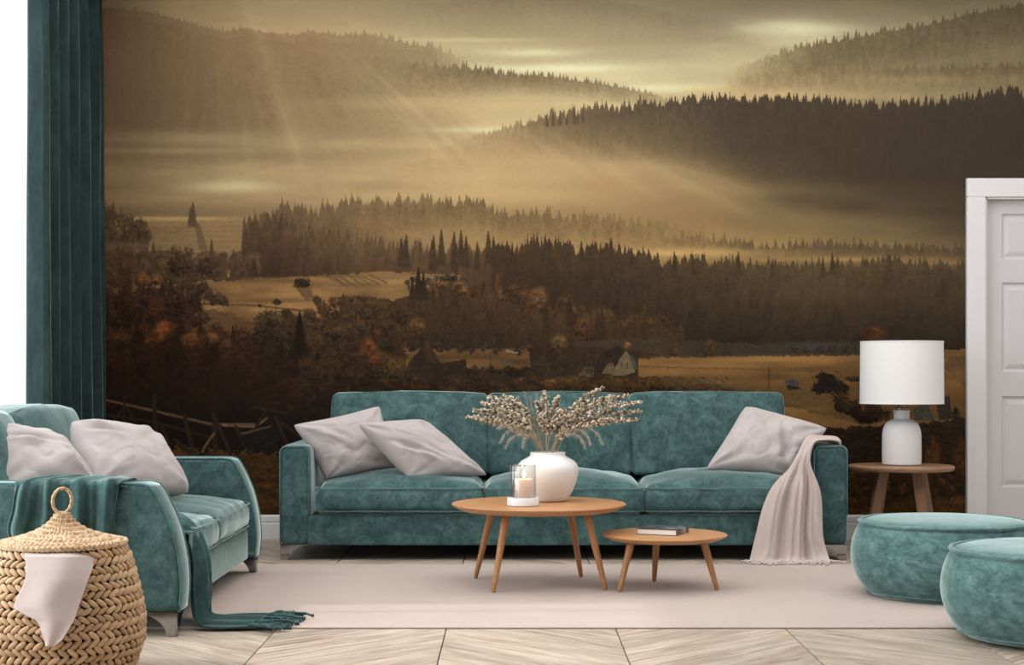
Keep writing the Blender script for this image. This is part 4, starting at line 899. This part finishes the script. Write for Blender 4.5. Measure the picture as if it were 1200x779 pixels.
# pink throw over the right arm
rows = [((984, 524, 8.86), (984, 517, 9.14)), ((981, 517.5, 8.80), (978, 512.5, 9.14)), ((966, 516.5, 8.77), (960, 511.5, 9.12)), ((955, 519, 8.755), (946, 513, 9.06)), ((950, 532, 8.73), (935, 532, 8.90)), ((951, 547, 8.72), (924, 547, 8.84)),
        ((960, 572, 8.71), (907, 567, 8.755)), ((963, 592, 8.71), (895, 592, 8.735)), ((964, 628, 8.70), (886, 628, 8.70)), ((969, 650, 8.68), (880, 652, 8.66)), ((974, 661, 8.62), (874, 660, 8.62))]
g_ = drape(rows, 130, 90, .024, 2.7, 2.2, sharp=.75, rowamp=[.5, .5, .55, .6, .65, .7, .85, 1.0, 1.1, 1.1, .35])
for row in g_:
    for p in row:
        if p[1] < 8.765: pass
        p[2] = max(p[2], .016)
tp = thing('pink_throw', 'pale pink fringed throw draped over the right arm of the long sofa', 'blanket', (1.5, 8.72, 0))
build('blanket_cloth', sheet_from(g_), M_throw_p, tp, thick=.006)
last = g_[-1]; idx = list(range(0, 131, 2)); rr = random.Random(4)
fringe([last[i]+np.array([0, .012, 0]) for i in idx], [np.array([(i-65)/65*.5+rr.uniform(-.4, .4), -1+rr.uniform(-.2, .5), -.1]) for i in idx], M_throw_p, tp, .0046, (.06, .13), 3, .010)
fringe([last[i]+np.array([0, .02, 0]) for i in idx], [np.array([rr.uniform(-1, 1), -.5+rr.uniform(-.3, .5), -.1]) for i in idx], M_throw_p, tp, .0042, (.05, .10), 8, .014)
# teal throw over the near arm of the loveseat: over the arm, across the seat, down the front to the floor
tt = thing('teal_throw', 'dark teal fringed throw draped over the loveseat arm and down to the floor', 'blanket', (-1.5, 6.4, 0))
rowsA = [((34, 655, 6.205), (131, 655, 6.215)), ((8, 628, 6.205), (132, 628, 6.215)), ((13, 598, 6.20), (134, 598, 6.21)), ((17, 574, 6.20), (137, 572, 6.21)), ((22, 564.5, 6.225), (142, 563.2, 6.235)), ((44, 560.5, 6.34), (152, 560.8, 6.34)), ((66, 558, 6.46), (158, 559.5, 6.46)), ((84, 562, 6.52), (168, 565, 6.50))]
gA = drape(rowsA, 130, 60, .015, 3.7, 6.1, sharp=.7, rowamp=[1.3, 1.2, 1.1, .9, .5, .45, .4, .4])
for row in gA:
    for p in row:
        if p[1] > 6.235 and p[1] < 6.45: p[2] = max(p[2], .617)
        if p[2] < .60: p[1] = min(p[1], 6.236)
build('blanket_cloth', sheet_from(gA), M_throw_t, tt, thick=.005)
def W(x, y, z): return (x/y*F+HX, HY+(CH-z)/y*F, y)
rowsB = [(W(-1.62, 6.47, .475), W(-1.62, 6.80, .485)), (W(-1.50, 6.47, .455), W(-1.50, 6.84, .465)), (W(-1.40, 6.465, .430), W(-1.40, 6.80, .435)), (W(-1.335, 6.455, .37), W(-1.335, 6.77, .37)), (W(-1.300, 6.45, .28), W(-1.305, 6.74, .27)),
         (W(-1.292, 6.44, .16), W(-1.298, 6.72, .15)), (W(-1.285, 6.42, .06), W(-1.290, 6.70, .05)), (W(-1.262, 6.395, .020), W(-1.255, 6.72, .022)), (W(-1.20, 6.385, .014), W(-1.17, 6.74, .018)), (W(-1.12, 6.39, .014), W(-1.06, 6.72, .018)), (W(-1.05, 6.40, .014), W(-1.0, 6.69, .018))]
gB = drape(rowsB, 90, 90, .021, 2.6, 9.4, sharp=.75, rowamp=[.5, .5, .6, .8, 1, 1.2, 1.2, .8, .6, .5, .5])
for row in gB:
    for p in row:
        p[2] = max(p[2], .014)
        if p[2] < .39: p[0] = max(p[0], -1.322)
build('blanket_cloth', sheet_from(gB), M_throw_t, tt, thick=.005)
last = gB[-1]; idx = list(range(0, 91, 2)); rr = random.Random(9)
fringe([last[i] for i in idx], [np.array([1, rr.uniform(-.5, .5), -.02]) for i in idx], M_throw_t, tt, .0048, (.07, .16), 5, .012)
fringe([last[i]-np.array([.02, 0, 0]) for i in idx], [np.array([1, rr.uniform(-.8, .8), .02]) for i in idx], M_throw_t, tt, .0044, (.05, .12), 6, .020)
# ---------------------------------------------------------------- coffee tables
def round_top(c, R, zt, th, bev, seed=0):
    return G().lathe([(0, zt-th), (R-bev, zt-th), (R-bev*.55, zt-th*.72), (R-.004, zt-.010), (R, zt-.005), (R-.003, zt-.001), (R-.008, zt), (0, zt)], (c[0], c[1], 0), 96)
def taper_leg(foot, top, r0, r1, n=16):
    f, t = np.array(foot, float), np.array(top, float); pts = [f, f+(t-f)*.01]+[f+(t-f)*k/6 for k in range(1, 7)]
    return G().tube(pts, [r0*.75, r0]+[lerp(r0, r1, (k/6)**.8) for k in range(1, 7)], n)
ct = thing('coffee_table', 'larger round oak coffee table with splayed legs holding the white vase', 'table', (.1315, 7.75, 0))
build('table_top', round_top((.1315, 7.75), .428, .409, .034, .05), M_oak, ct, auto=40)
for (x, y) in ((-.185, 7.97), (-.089, 7.46), (.352, 8.03), (.448, 7.54)):
    cx, cy = .1315, 7.75; build('leg', taper_leg((x, y, .010), (cx+(x-cx)*.72, cy+(y-cy)*.72, .377), .0105, .0205), M_leg, ct)
st_ = thing('coffee_table', 'smaller low round oak coffee table with the book on it', 'table', (.735, 7.62, 0))
build('table_top', round_top((.735, 7.62), .303, .272, .028, .045), M_oak, st_, auto=40)
for (x, y) in ((.509, 7.48), (.708, 7.865), (.98, 7.54)):
    cx, cy = .735, 7.62; build('leg', taper_leg((x, y, .010), (cx+(x-cx)*.74, cy+(y-cy)*.74, .246), .0105, .019), M_leg, st_)
# book
def yawbox(g, o, a, w, d, z0, z1):
    ca, sa = math.cos(a), math.sin(a); v = []
    for z in (z0, z1):
        for (u, q) in ((0, 0), (w, 0), (w, d), (0, d)): v.append((o[0]+u*ca-q*sa, o[1]+u*sa+q*ca, z))
    return g.add(v, [(3, 2, 1, 0), (4, 5, 6, 7), (0, 1, 5, 4), (1, 2, 6, 5), (2, 3, 7, 6), (3, 0, 4, 7)])
bk = thing('book', 'dark covered hardback book lying on the small coffee table', 'book', (.74, 7.62, .273))
ang = math.radians(-23); fo = np.array((.598, 7.572))
M_cover = mat('book_cover', (.045, .047, .055), .35); M_print = mat('book_cover_print', (.26, .27, .29), .4); M_pages = mat('book_pages', (.82, .78, .74), .8)
va = nd(M_cover, 'ShaderNodeTexNoise'); va.inputs['Scale'].default_value = 16; lk(M_cover, coords(M_cover, 'Object', (1, 3, 1)), va.inputs['Vector']); lk(M_cover, ramp(M_cover, va.outputs[0], [(.45, (.03, .032, .04)), (.56, (.05, .05, .06)), (.66, (.30, .31, .33))]), B(M_cover).inputs['Base Color'])
g = G(); yawbox(g, fo, ang, .20, .20, .2725, .2755); yawbox(g, fo, ang, .20, .20, .2985, .3015)
ca, sa = math.cos(ang), math.sin(ang); sp = fo+np.array((.196*ca, .196*sa)); yawbox(g, sp, ang, .004, .20, .2755, .2985)
build('cover', g, M_cover, bk, smooth=False)
pg = fo+np.array((.002*ca-.004*sa, .002*sa+.004*ca)); build('pages', yawbox(G(), pg-np.array((-.003*sa*-1, .003*ca)), ang, .192, .192, .2756, .2984), M_pages, bk, smooth=False)
# ---------------------------------------------------------------- vase
VX, VY, VZ = .178, 7.86, .4095
va_ = thing('vase', 'wide shouldered matte white ceramic vase on the larger coffee table', 'vase', (VX, VY, VZ))
pr = curve([(.084, 0), (.094, .004), (.104, .016), (.124, .052), (.143, .100), (.1525, .146), (.149, .176), (.133, .198), (.110, .212), (.092, .222), (.0865, .232), (.088, .241)], 44)
pr = [(p[0], p[1]) for p in pr]+[(.086, .243), (.080, .243), (.078, .238), (.080, .222), (.10, .205), (.125, .19), (.138, .165), (.140, .145), (.130, .10), (.09, .03), (.0, .012)]
build('body', G().lathe([(0, 0)]+pr, (VX, VY, VZ), 72), M_ceram, va_)
# lantern with a candle
KX, KY, KZ = .053, 7.583, .4095
ln = thing('candle_lantern', 'glass cylinder candle lantern on a white disc base beside the vase', 'lantern', (KX, KY, KZ))
build('base', G().lathe([(0, 0), (.072, 0), (.0765, .003), (.0765, .036), (.074, .040), (.0655, .040), (.0645, .036), (0, .036)], (KX, KY, KZ), 56), M_ceram, ln, auto=40)
build('glass_cylinder', G().lathe([(.0600, .0365), (.0625, .0365), (.0625, .193), (.0615, .1945), (.0600, .193)], (KX, KY, KZ), 56), M_glass, ln, auto=40)
cd = thing('candle', 'lit cream pillar candle inside the glass lantern', 'candle', (KX+.004, KY, KZ+.0362))
M_wax = mat('candle_wax', (.86, .66, .52), .5); B(M_wax).inputs['Subsurface Weight'].default_value = .6; B(M_wax).inputs['Subsurface Radius'].default_value = (.05, .022, .01); B(M_wax).inputs['Subsurface Scale'].default_value = .6
build('wax', G().lathe([(0, 0), (.043, 0), (.0445, .003), (.0445, .088), (.042, .0915), (.034, .089), (0, .085)], (KX+.004, KY, KZ+.0365), 40), M_wax, cd)
build('wick', G().tube([(KX+.004, KY, KZ+.119), (KX+.005, KY, KZ+.133)], .0012, 6), mat('wick', (.02, .015, .01), .9), cd)
M_flame = mat('candle_flame', (1, .6, .25), .5); B(M_flame).inputs['Emission Color'].default_value = (1, .72, .36, 1); B(M_flame).inputs['Emission Strength'].default_value = 60
build('flame', G().lathe([(0, 0), (.004, .004), (.0062, .012), (.005, .022), (.0022, .034), (0, .041)], (KX+.005, KY, KZ+.1335), 16), M_flame, cd)
# ---------------------------------------------------------------- side table and lamp
TX, TY = 2.342, 9.5
sd = thing('side_table', 'round walnut toned side table carrying the white lamp by the door', 'table', (TX, TY, 0))
build('table_top', G().lathe([(0, .462), (.298, .462), (.306, .467), (.311, .478), (.311, .486), (.306, .491), (0, .491)], (TX, TY, 0), 80), M_oak2, sd, auto=40)
def sq_leg(foot, top, w, d, yaw):
    f, t = np.array(foot, float), np.array(top, float); ca, sa = math.cos(yaw), math.sin(yaw); g = G(); v = []
    for p, s in ((f, .86), (t, 1.0)):
        for (a, b) in ((-1, -1), (1, -1), (1, 1), (-1, 1)): v.append((p[0]+s*(a*w*ca-b*d*sa), p[1]+s*(a*w*sa+b*d*ca), p[2]))
    return g.add(v, [(3, 2, 1, 0), (4, 5, 6, 7), (0, 1, 5, 4), (1, 2, 6, 5), (2, 3, 7, 6), (3, 0, 4, 7)])
for (x, y, xt, yt, yaw) in ((2.125, 9.42, 2.22, 9.45, .25), (2.232, 9.72, 2.275, 9.63, .9), (2.445, 9.30, 2.405, 9.38, -.15), (2.565, 9.60, 2.475, 9.56, .5)):
    build('leg', sq_leg((x, y, .0), (xt, yt, .462), .031, .017, yaw), M_leg2, sd, smooth=False)
lp = thing('table_lamp', 'white ceramic bottle lamp with a drum shade on the side table', 'lamp', (TX+.003, TY, .4915))
Lx, Ly, Lz = TX+.003, TY, .4915
pr = curve([(.108, 0), (.114, .004), (.1155, .02), (.1160, .10), (.1145, .185), (.108, .222), (.092, .252), (.068, .270), (.051, .277), (.0465, .284), (.0465, .318)], 44)
build('lamp_base', G().lathe([(0, 0)]+[(p[0], p[1]) for p in pr]+[(.049, .320), (.049, .330), (.045, .333), (0, .333)], (Lx, Ly, Lz), 64), M_lampbody, lp)
build('base_ring', G().lathe([(.1135, .0045), (.1165, .006), (.1165, .010), (.1150, .012)], (Lx, Ly, Lz-.004), 64), M_oak2, lp)
build('socket', G().lathe([(0, .333), (.036, .333), (.036, .345), (.020, .348), (.020, .40), (.012, .405), (0, .405)], (Lx, Ly, Lz), 32), M_brass, lp, auto=35)
M_shade = mat('lamp_shade_linen', (.80, .79, .785), .9, .1); B(M_shade).inputs['Subsurface Weight'].default_value = 0
bump(M_shade, tex(M_shade, coords(M_shade), 300, 2), .1, .001)
sh_ = build('lamp_shade', G().lathe([(.2475, .369), (.2440, .744), (.2415, .744), (.2450, .369)], (Lx, Ly, Lz), 96), M_shade, lp, auto=40)
g = G()
for z, r_ in ((.371, .2478), (.742, .2443)): build('shade_rim', G().tube([(Lx+r_*math.cos(2*math.pi*k/64), Ly+r_*math.sin(2*math.pi*k/64), Lz+z) for k in range(64)], .0028, 6, closed=True), M_shade, sh_)
g = G(); g.tube([(Lx, Ly, Lz+.40), (Lx, Ly, Lz+.70)], .003, 6)
for k in range(3): t = 2*math.pi*k/3; g.tube([(Lx, Ly, Lz+.70), (Lx+.242*math.cos(t), Ly+.242*math.sin(t), Lz+.735)], .002, 5)
build('shade_carrier', g, M_brass, lp)
# ---------------------------------------------------------------- poufs
def pouf(loc, seed, label):
    t = thing('pouf', label, 'pouf', loc, 'round teal velvet poufs')
    def fn(p, r, a, z): w = 1+.006*nz(math.cos(a), math.sin(a), z*4, 1.5, seed); return (loc[0]+(p[0]-loc[0])*w, loc[1]+(p[1]-loc[1])*w, p[2]+.003*nz(math.cos(a)*r/.39, math.sin(a)*r/.39, 0, 2, seed)*(z > .2))
    pr = curve([(.318, 0), (.345, .006), (.376, .030), (.408, .080), (.428, .140), (.433, .190), (.428, .240), (.415, .285), (.400, .318), (.391, .332)], 40)
    build('body', G().lathe([(0, 0)]+[(p[0], p[1]) for p in pr]+[(.38, .334)], loc, 96, fn), M_pouf, t)
    build('top_cushion', G().lathe([(.374, .326), (.379, .336), (.376, .343), (.360, .349), (.31, .3555), (.22, .360), (.1, .3625), (0, .363)], loc, 96, fn), M_pouf, t)
    build('piping', G().tube([fn((loc[0]+.3925*math.cos(2*math.pi*k/96), loc[1]+.3925*math.sin(2*math.pi*k/96), loc[2]+.340), .39, 2*math.pi*k/96, .34) for k in range(96)], .0088, 8, closed=True, up=(0, 0, 1)), M_pouf, t)
    build('bottom_seam', G().tube([(loc[0]+.372*math.cos(2*math.pi*k/96), loc[1]+.372*math.sin(2*math.pi*k/96), loc[2]+.024) for k in range(96)], .004, 6, closed=True, up=(0, 0, 1)), M_pouf, t)
pouf((2.03, 7.40, .009), 1.0, 'round teal velvet pouf standing wholly on the rug near the side table')
pouf((2.135, 6.22, .009), 5.0, 'round teal velvet pouf nearer the camera on the rug\'s front edge')
# ---------------------------------------------------------------- wicker basket
BX, BY = -1.567, 5.5
bs = thing('wicker_basket', 'lidded straw basket of braided strands in front of the loveseat', 'basket', (BX, BY, 0))
RP = [(0, .222), (.015, .242), (.033, .251), (.081, .2675), (.128, .2815), (.179, .2825), (.235, .276), (.289, .265), (.34, .252), (.390, .238), (.4435, .216), (.46, .210)]
def RB(z): return float(np.interp(z, [q[0] for q in RP], [q[1] for q in RP]))
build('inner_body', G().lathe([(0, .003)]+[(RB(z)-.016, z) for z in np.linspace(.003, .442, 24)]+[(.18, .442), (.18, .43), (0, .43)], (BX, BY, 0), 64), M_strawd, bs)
seg, rg_ = 8, 5
def strand_mesh():
    v = [(-1, 0, 0)]; f = []
    for i in range(1, rg_):
        t = i/rg_; x = -math.cos(math.pi*t); r = math.sin(math.pi*t)**.8
        for k in range(seg): a = 2*math.pi*k/seg; v.append((x, r*math.cos(a), r*math.sin(a)))
    v.append((1, 0, 0)); m = len(v)-1
    for k in range(seg): f.append((0, 1+(k+1) % seg, 1+k)); f.append((m, m-seg+k, m-seg+(k+1) % seg))
    for i in range(rg_-2):
        for k in range(seg): a = 1+i*seg+k; b = 1+i*seg+(k+1) % seg; f.append((a, b, b+seg, a+seg))
    me = bpy.data.meshes.new('strand'); me.from_pydata(v, [], f); me.materials.append(M_straw); me.polygons.foreach_set('use_smooth', [True]*len(f)); return me, v, f
SM, sv, sf = strand_mesh()
rr = random.Random(12); L = []
pitch = .0262; nrow = int(.438/pitch)
for i in range(nrow+1):
    z = .012+i*pitch; n = int(round(2*math.pi*RB(z)/.0305)); off = rr.random()*.6
    for k in range(n):
        a = 2*math.pi*(k+off+.5*(i % 2))/n; tilt = (.60 if i % 2 else -.60)+rr.uniform(-.12, .12)
        r = RB(z)-.004+rr.uniform(-.002, .003)
        out = np.array((math.cos(a), math.sin(a), 0)); dz = .001; sl_ = (RB(z+.02)-RB(z-.02))/.04
        upv = np.array((out[0]*sl_, out[1]*sl_, 1)); upv /= np.linalg.norm(upv); tan = np.array((-math.sin(a), math.cos(a), 0)); nor = np.cross(tan, upv)
        ax = tan*math.cos(tilt)+upv*math.sin(tilt); bx = np.cross(nor, ax)
        ax2 = ax+nor*.22*(1 if i % 2 else -1)*.6; 
        s = rr.uniform(.92, 1.1); M = np.eye(4); M[:3, 0] = ax2*.0235*s; M[:3, 1] = bx*.0102*s; M[:3, 2] = nor*.0092; M[:3, 3] = (BX+out[0]*r, BY+out[1]*r, max(z, .014)+rr.uniform(-.001, .001))
        L.append((M[1, 3]-(.25 if .02 < z else 0), M))
L.sort(key=lambda q: q[0]); rest = G()
for q, (d, M) in enumerate(L):
    if q < 300:
        o = bpy.data.objects.new('strand', SM); COL.objects.link(o); o.parent = bs
        m = Matrix(M.tolist()); m.translation = Vector(M[:3, 3])-Vector(bs.location); o.matrix_local = m
    else: rest.add([(M[:3, :3] @ np.array(p)+M[:3, 3]) for p in sv], sf)
o = build('woven_strands', rest, M_straw, bs); o['kind'] = 'stuff'
# lid: coils of slanted stitches rising to a point, with a loop handle
lp_ = curve([(.2185, .446), (.222, .4535), (.216, .460), (.19, .4655), (.166, .4715), (.13, .4815), (.092, .4955), (.065, .511), (.045, .5265), (.030, .5445), (.022, .556), (.0, .560)], 160)
def lidfn(u, v):
    p = lp_[int(round(v*160))]; a = 2*math.pi*u; q = v*14+u; ph = q % 1
    nst = max(10, int(p[0]*2*math.pi/.0125)); 
    sg_ = math.sin(a*(16+int((1-v)*14)*5)+ph*5.0*(1 if int(q) % 2 else -1)+1.7*int(q)); h = .0040*math.sin(math.pi*ph)**.7+.0030*math.copysign(abs(sg_)**.6, sg_)*math.sin(math.pi*ph)
    if v < .10: h = .0026*math.sin(a*80+v*60)+.002
    return (BX+(p[0]+h*.45*(p[0] > .01))*math.cos(a), BY+(p[0]+h*.45*(p[0] > .01))*math.sin(a), p[1]+h)
lid = build('lid', G().grid(lidfn, 480, 160, cu=True), M_lid, bs)
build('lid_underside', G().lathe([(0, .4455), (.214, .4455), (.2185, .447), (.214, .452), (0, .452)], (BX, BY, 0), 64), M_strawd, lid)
hd = []; ya = math.radians(52)
for k in range(40):
    t = 2*math.pi*k/40; x = .0395*math.sin(t); hd.append((BX+x*math.cos(ya), BY+x*math.sin(ya), .602-.0435*math.cos(t)))
g = G().tube(hd, .0056, 10, closed=True)
n_ = len(g.v); v2 = []
for i, p in enumerate(g.v):
    k = i//10; j = i % 10; c = np.array(hd[k]); d = np.array(p)-c; v2.append(tuple(c+d*(1+.16*math.sin(k*2.2+j*.63))))
g.v = v2; build('loop_handle', g, M_lid, lid)
build('handle_knot', G().lathe([(0, .548), (.010, .550), (.013, .556), (.010, .563), (0, .566)], (BX, BY, 0), 16), M_lid, lid)
# napkin hanging out from under the lid
nr = [(641.5, 27, 115), (650, 29, 113), (660, 30.5, 110), (670, 31, 107), (680, 29.5, 103), (690, 25, 99.5), (700, 20, 96), (712, 15.5, 92), (720, 29, 89.5), (727, 43, 86.5), (735, 47.5, 82), (743, 49.5, 77), (750, 52, 72.5), (757, 54, 63)]
def napf(a, b):
    s = b*(len(nr)-1); k = min(int(s), len(nr)-2); t = s-k; y, xl, xr = [lerp(nr[k][q], nr[k+1][q], t) for q in range(3)]
    x = lerp(xl, xr, a); z = CH-(y-HY)/F*5.26; 
    X = (x-HX)/F*5.26; dx = X-BX*1.0; R_ = RB(max(z, .02))+.012
    # follow the belly of the basket, loosely
    dx = max(-.9*R_, min(.9*R_, dx)); Yv = BY-math.sqrt(max(R_*R_-dx*dx, .001))
    if z > .436: Yv += (z-.436)*2
    fd = .009*math.sin(a*7+b*3)+.006*nz(a*2, b*3, 0, 1, 4)
    d = (x-(31+(y-665)*.37))/5.; step = .009/(1+math.exp(-d)) if y > 655 else .004
    Yv2 = Yv-.010+fd*.5-step*min(1, max(0, (y-655)/25))
    X2 = (x-HX)/F*Yv2; Z2 = CH-(y-HY)/F*Yv2
    return (X2, Yv2, Z2)
nk = build('napkin', G().grid(napf, 60, 90), M_napkin, None, origin=(-1.6, 5.25, .16), thick=.003); tag(nk, 'pale pink cloth hanging from under the straw basket lid', 'cloth')
# ---------------------------------------------------------------- dried flowers in the vase
M_seed = mat('dried_seed', (.42, .32, .21), .8, .2); v = coords(M_seed); lk(M_seed, ramp(M_seed, tex(M_seed, v, 55, 2), [(.36, (.10, .07, .04)), (.48, (.36, .29, .20)), (.62, (.72, .64, .52))]), B(M_seed).inputs['Base Color'])
M_stem = mat('dried_stem', (.50, .40, .27), .8, .2); M_plume = mat('feather_grass', (.52, .45, .36), .9, .1)
OV = [(1, 0, 0), (-1, 0, 0), (0, 1, 0), (0, -1, 0), (0, 0, 1), (0, 0, -1)]
def ball():
    t = (1+5**.5)/2; V = [np.array(p, float)/math.hypot(1, t) for p in ((-1, t, 0), (1, t, 0), (-1, -t, 0), (1, -t, 0), (0, -1, t), (0, 1, t), (0, -1, -t), (0, 1, -t), (t, 0, -1), (t, 0, 1), (-t, 0, -1), (-t, 0, 1))]
    Fc = [(0, 11, 5), (0, 5, 1), (0, 1, 7), (0, 7, 10), (0, 10, 11), (1, 5, 9), (5, 11, 4), (11, 10, 2), (10, 7, 6), (7, 1, 8), (3, 9, 4), (3, 4, 2), (3, 2, 6), (3, 6, 8), (3, 8, 9), (4, 9, 5), (2, 4, 11), (6, 2, 10), (8, 6, 7), (9, 8, 1)]
    return V, Fc
bv, bf = ball()
def spike(pts, label, seed, t0, group, rw=.024, nb=85):
    c = curve([P(*q) for q in pts], 60); r = random.Random(seed); base = c[0]
    t = thing('dried_flower_stem', label, 'dried flower', tuple(c[0]), group)
    build('stem', G().tube(c[::2], [lerp(.0018, .001, k/30) for k in range(31)], 5), M_stem, t)
    g = G()
    for k in range(nb):
        s = t0+(1-t0)*(k+r.random()*.8)/nb; i = min(int(s*60), 59); p = c[i]; tg = c[i+1]-c[i]; tg /= np.linalg.norm(tg)
        a = np.array([r.gauss(0, 1), r.gauss(0, 1), r.gauss(0, 1)]); a -= tg*a.dot(tg); a /= np.linalg.norm(a)
        e = (s-t0)/(1-t0); rad = rw*min(1, .35+e*3)*(1 if e < .7 else max(.25, (1-e)/.3))**.6*r.uniform(.3, 1)
        q = p+a*rad+tg*r.uniform(-.004, .004); sz = r.uniform(.0066, .0100)*(1-.22*e)
        ax = (a+tg*.9); ax /= np.linalg.norm(ax); b_ = np.cross(ax, tg); b_ /= np.linalg.norm(b_)+1e-9; c_ = np.cross(ax, b_)
        g.add([q+ax*w[0]*sz*1.12+b_*w[1]*sz*.88+c_*w[2]*sz*.88 for w in bv], bf)
    build('seed_head', g, M_seed, t, smooth=False)
Y0 = 7.86
def arc(end, mid, d, side):   # mouth, neck of the bunch, spike end
    return [(641+side*3, 560, Y0), (641+side*4, 531, Y0), mid+(Y0+d*.4,), ((mid[0]*.52+end[0]*.48), mid[1]*.42+end[1]*.58-4, Y0+d*.8), end+(Y0+d,)]
ords = ['topmost', 'second from the top', 'third from the top', 'fourth from the top', 'fifth from the top', 'sixth from the top', 'seventh from the top', 'lowest']
lefts = [((589, 463), (624, 500), .06), ((571, 464), (622, 502), .02), ((562, 471), (621, 504), -.04), ((553, 480), (620, 506), .03), ((545, 488), (619, 508), -.02), ((562, 493), (620, 511), .05)]
for i, (e, m, d) in enumerate(lefts):
    spike(arc(e, m, d, -1), 'tan seed head stem of the left leaning spray, %s' % (ords[i] if i < 5 else 'lowest'), 50+i, .50, 'seed head stems in the white vase', .021, 150)
mids = [((638, 458), (640, 500), .0, 'tall upright tan seed head stem in the middle of the vase'), ((628, 470), (637, 502), .05, 'short tan seed head stem left of the middle upright one'), ((656, 464), (645, 500), -.03, 'tan seed head stem just right of the middle upright one'), ((663, 480), (647, 503), -.07, 'short tan seed head stem drooping low over the vase\'s right shoulder'), ((632, 487), (640, 506), -.08, 'shortest tan seed head stem at the centre front of the bunch')]
for i, (e, m, d, l) in enumerate(mids): spike(arc(e, m, d, 0), l, 80+i, .48, 'seed head stems in the white vase', .021, 110)
rights = [((708, 454), (657, 500), .05), ((722, 463), (658, 501), -.02), ((738, 462), (660, 502), .06), ((754, 470), (661, 504), -.03), ((754, 481), (662, 506), .02), ((750, 491), (662, 508), -.05), ((722, 492), (660, 509), .04)]
for i, (e, m, d) in enumerate(rights):
    spike(arc(e, m, d, 1), 'tan seed head stem of the right leaning spray, %s' % (ords[i] if i < 6 else 'lowest'), 110+i, .42, 'seed head stems in the white vase', .020, 170)
def plume(pts, label, seed, L_=.034, n=230, t0=.45):
    c = curve([P(*q) for q in pts], 50); r = random.Random(seed)
    t = thing('feather_grass_stem', label, 'dried grass', tuple(c[0]), 'feather grass in the white vase')
    build('stem', G().tube(c[::2], [lerp(.0013, .0005, k/25) for k in range(26)], 4), M_stem, t)
    g = G()
    for k in range(n):
        s = t0+(1-t0)*r.random(); i = min(int(s*50), 49); p = c[i]; tg = c[i+1]-c[i]; tg /= np.linalg.norm(tg)
        a = np.array([r.gauss(0, 1), r.gauss(0, 1), r.gauss(0, 1)]); a -= tg*a.dot(tg); a /= np.linalg.norm(a)
        e = (s-t0)/(1-t0); l = L_*(1-.6*e)*r.uniform(.5, 1); d = tg*.75+a*.95; q = p+d*l+np.array((0, 0, -l*.25)); w = np.cross(d, a); w /= np.linalg.norm(w)+1e-9
        g.add([p-w*.0004, p+w*.0004, q+w*.0002, q-w*.0002, p+a*.0007], [(0, 1, 2, 3), (0, 3, 4), (1, 4, 2), (4, 3, 2)])
    build('plume', g, M_plume, t, smooth=False)
pl = [((592, 526), (612, 508), 'feather grass stem arching left, its tip lowest of the left ones'), ((583, 502), (610, 499), 'feather grass stem reaching farthest left below the seed heads'), ((586, 519), (607, 502), 'feather grass stem arching left just above the lowest tip'),
      ((612, 525), (622, 508), 'feather grass stem drooping near the vase\'s left shoulder'), ((692, 522), (676, 503), 'feather grass stem arching right with its tip above the vase\'s right edge'), ((706, 521), (684, 500), 'feather grass stem reaching farthest right below the seed heads'), ((686, 526), (670, 508), 'feather grass stem arching right, its tip lowest of the right ones')]
for i, (e, m, l) in enumerate(pl):
    sd_ = -1 if e[0] < 640 else 1
    plume([(641+2*sd_, 556, Y0), (641+5*sd_, 531, Y0), ((m[0]+641)/2, (m[1]+531)/2-6, Y0-.02), (m[0], m[1], Y0-.04), (e[0]*.7+m[0]*.3, e[1]*.5+m[1]*.5-3, Y0-.06), (e[0], e[1], Y0-.07)], l, 200+i)
up = [((606, 464), 'upright feather grass stem, leftmost of the pale upright ones'), ((614, 458), 'upright feather grass stem, second from the left of the pale ones'), ((621, 463), 'upright feather grass stem leaning slightly left of the middle'), ((629, 459), 'upright feather grass stem just left of the tall middle seed head'), ((620, 480), 'short feather grass stem in the gap left of the middle seed heads')]
for i, (e, l) in enumerate(up):
    plume([(638, 556, Y0), (636, 531, Y0+.01), (630, 505, Y0+.03), ((630+e[0])/2-1, (505+e[1])/2, Y0+.05), (e[0], e[1], Y0+.06)], l, 240+i, .040, 330, .30)
rr = random.Random(77); g = G()
for k in range(26):
    a = rr.uniform(-1, 1); d = rr.uniform(-.03, .03); g.tube(curve([P(641+a*6, 556, Y0+d), P(641+a*12, 530, Y0+d), P(641+a*24, 508, Y0+d*1.5), P(641+a*36, rr.uniform(488, 500), Y0+d*2)], 10), .0009, 4)
o = build('thin_stalks', g, M_stem, None, origin=tuple(P(641, 556, Y0))); o['kind'] = 'stuff'; tag(o, 'loose bundle of bare straw stalks standing in the white vase mouth', 'dried grass')
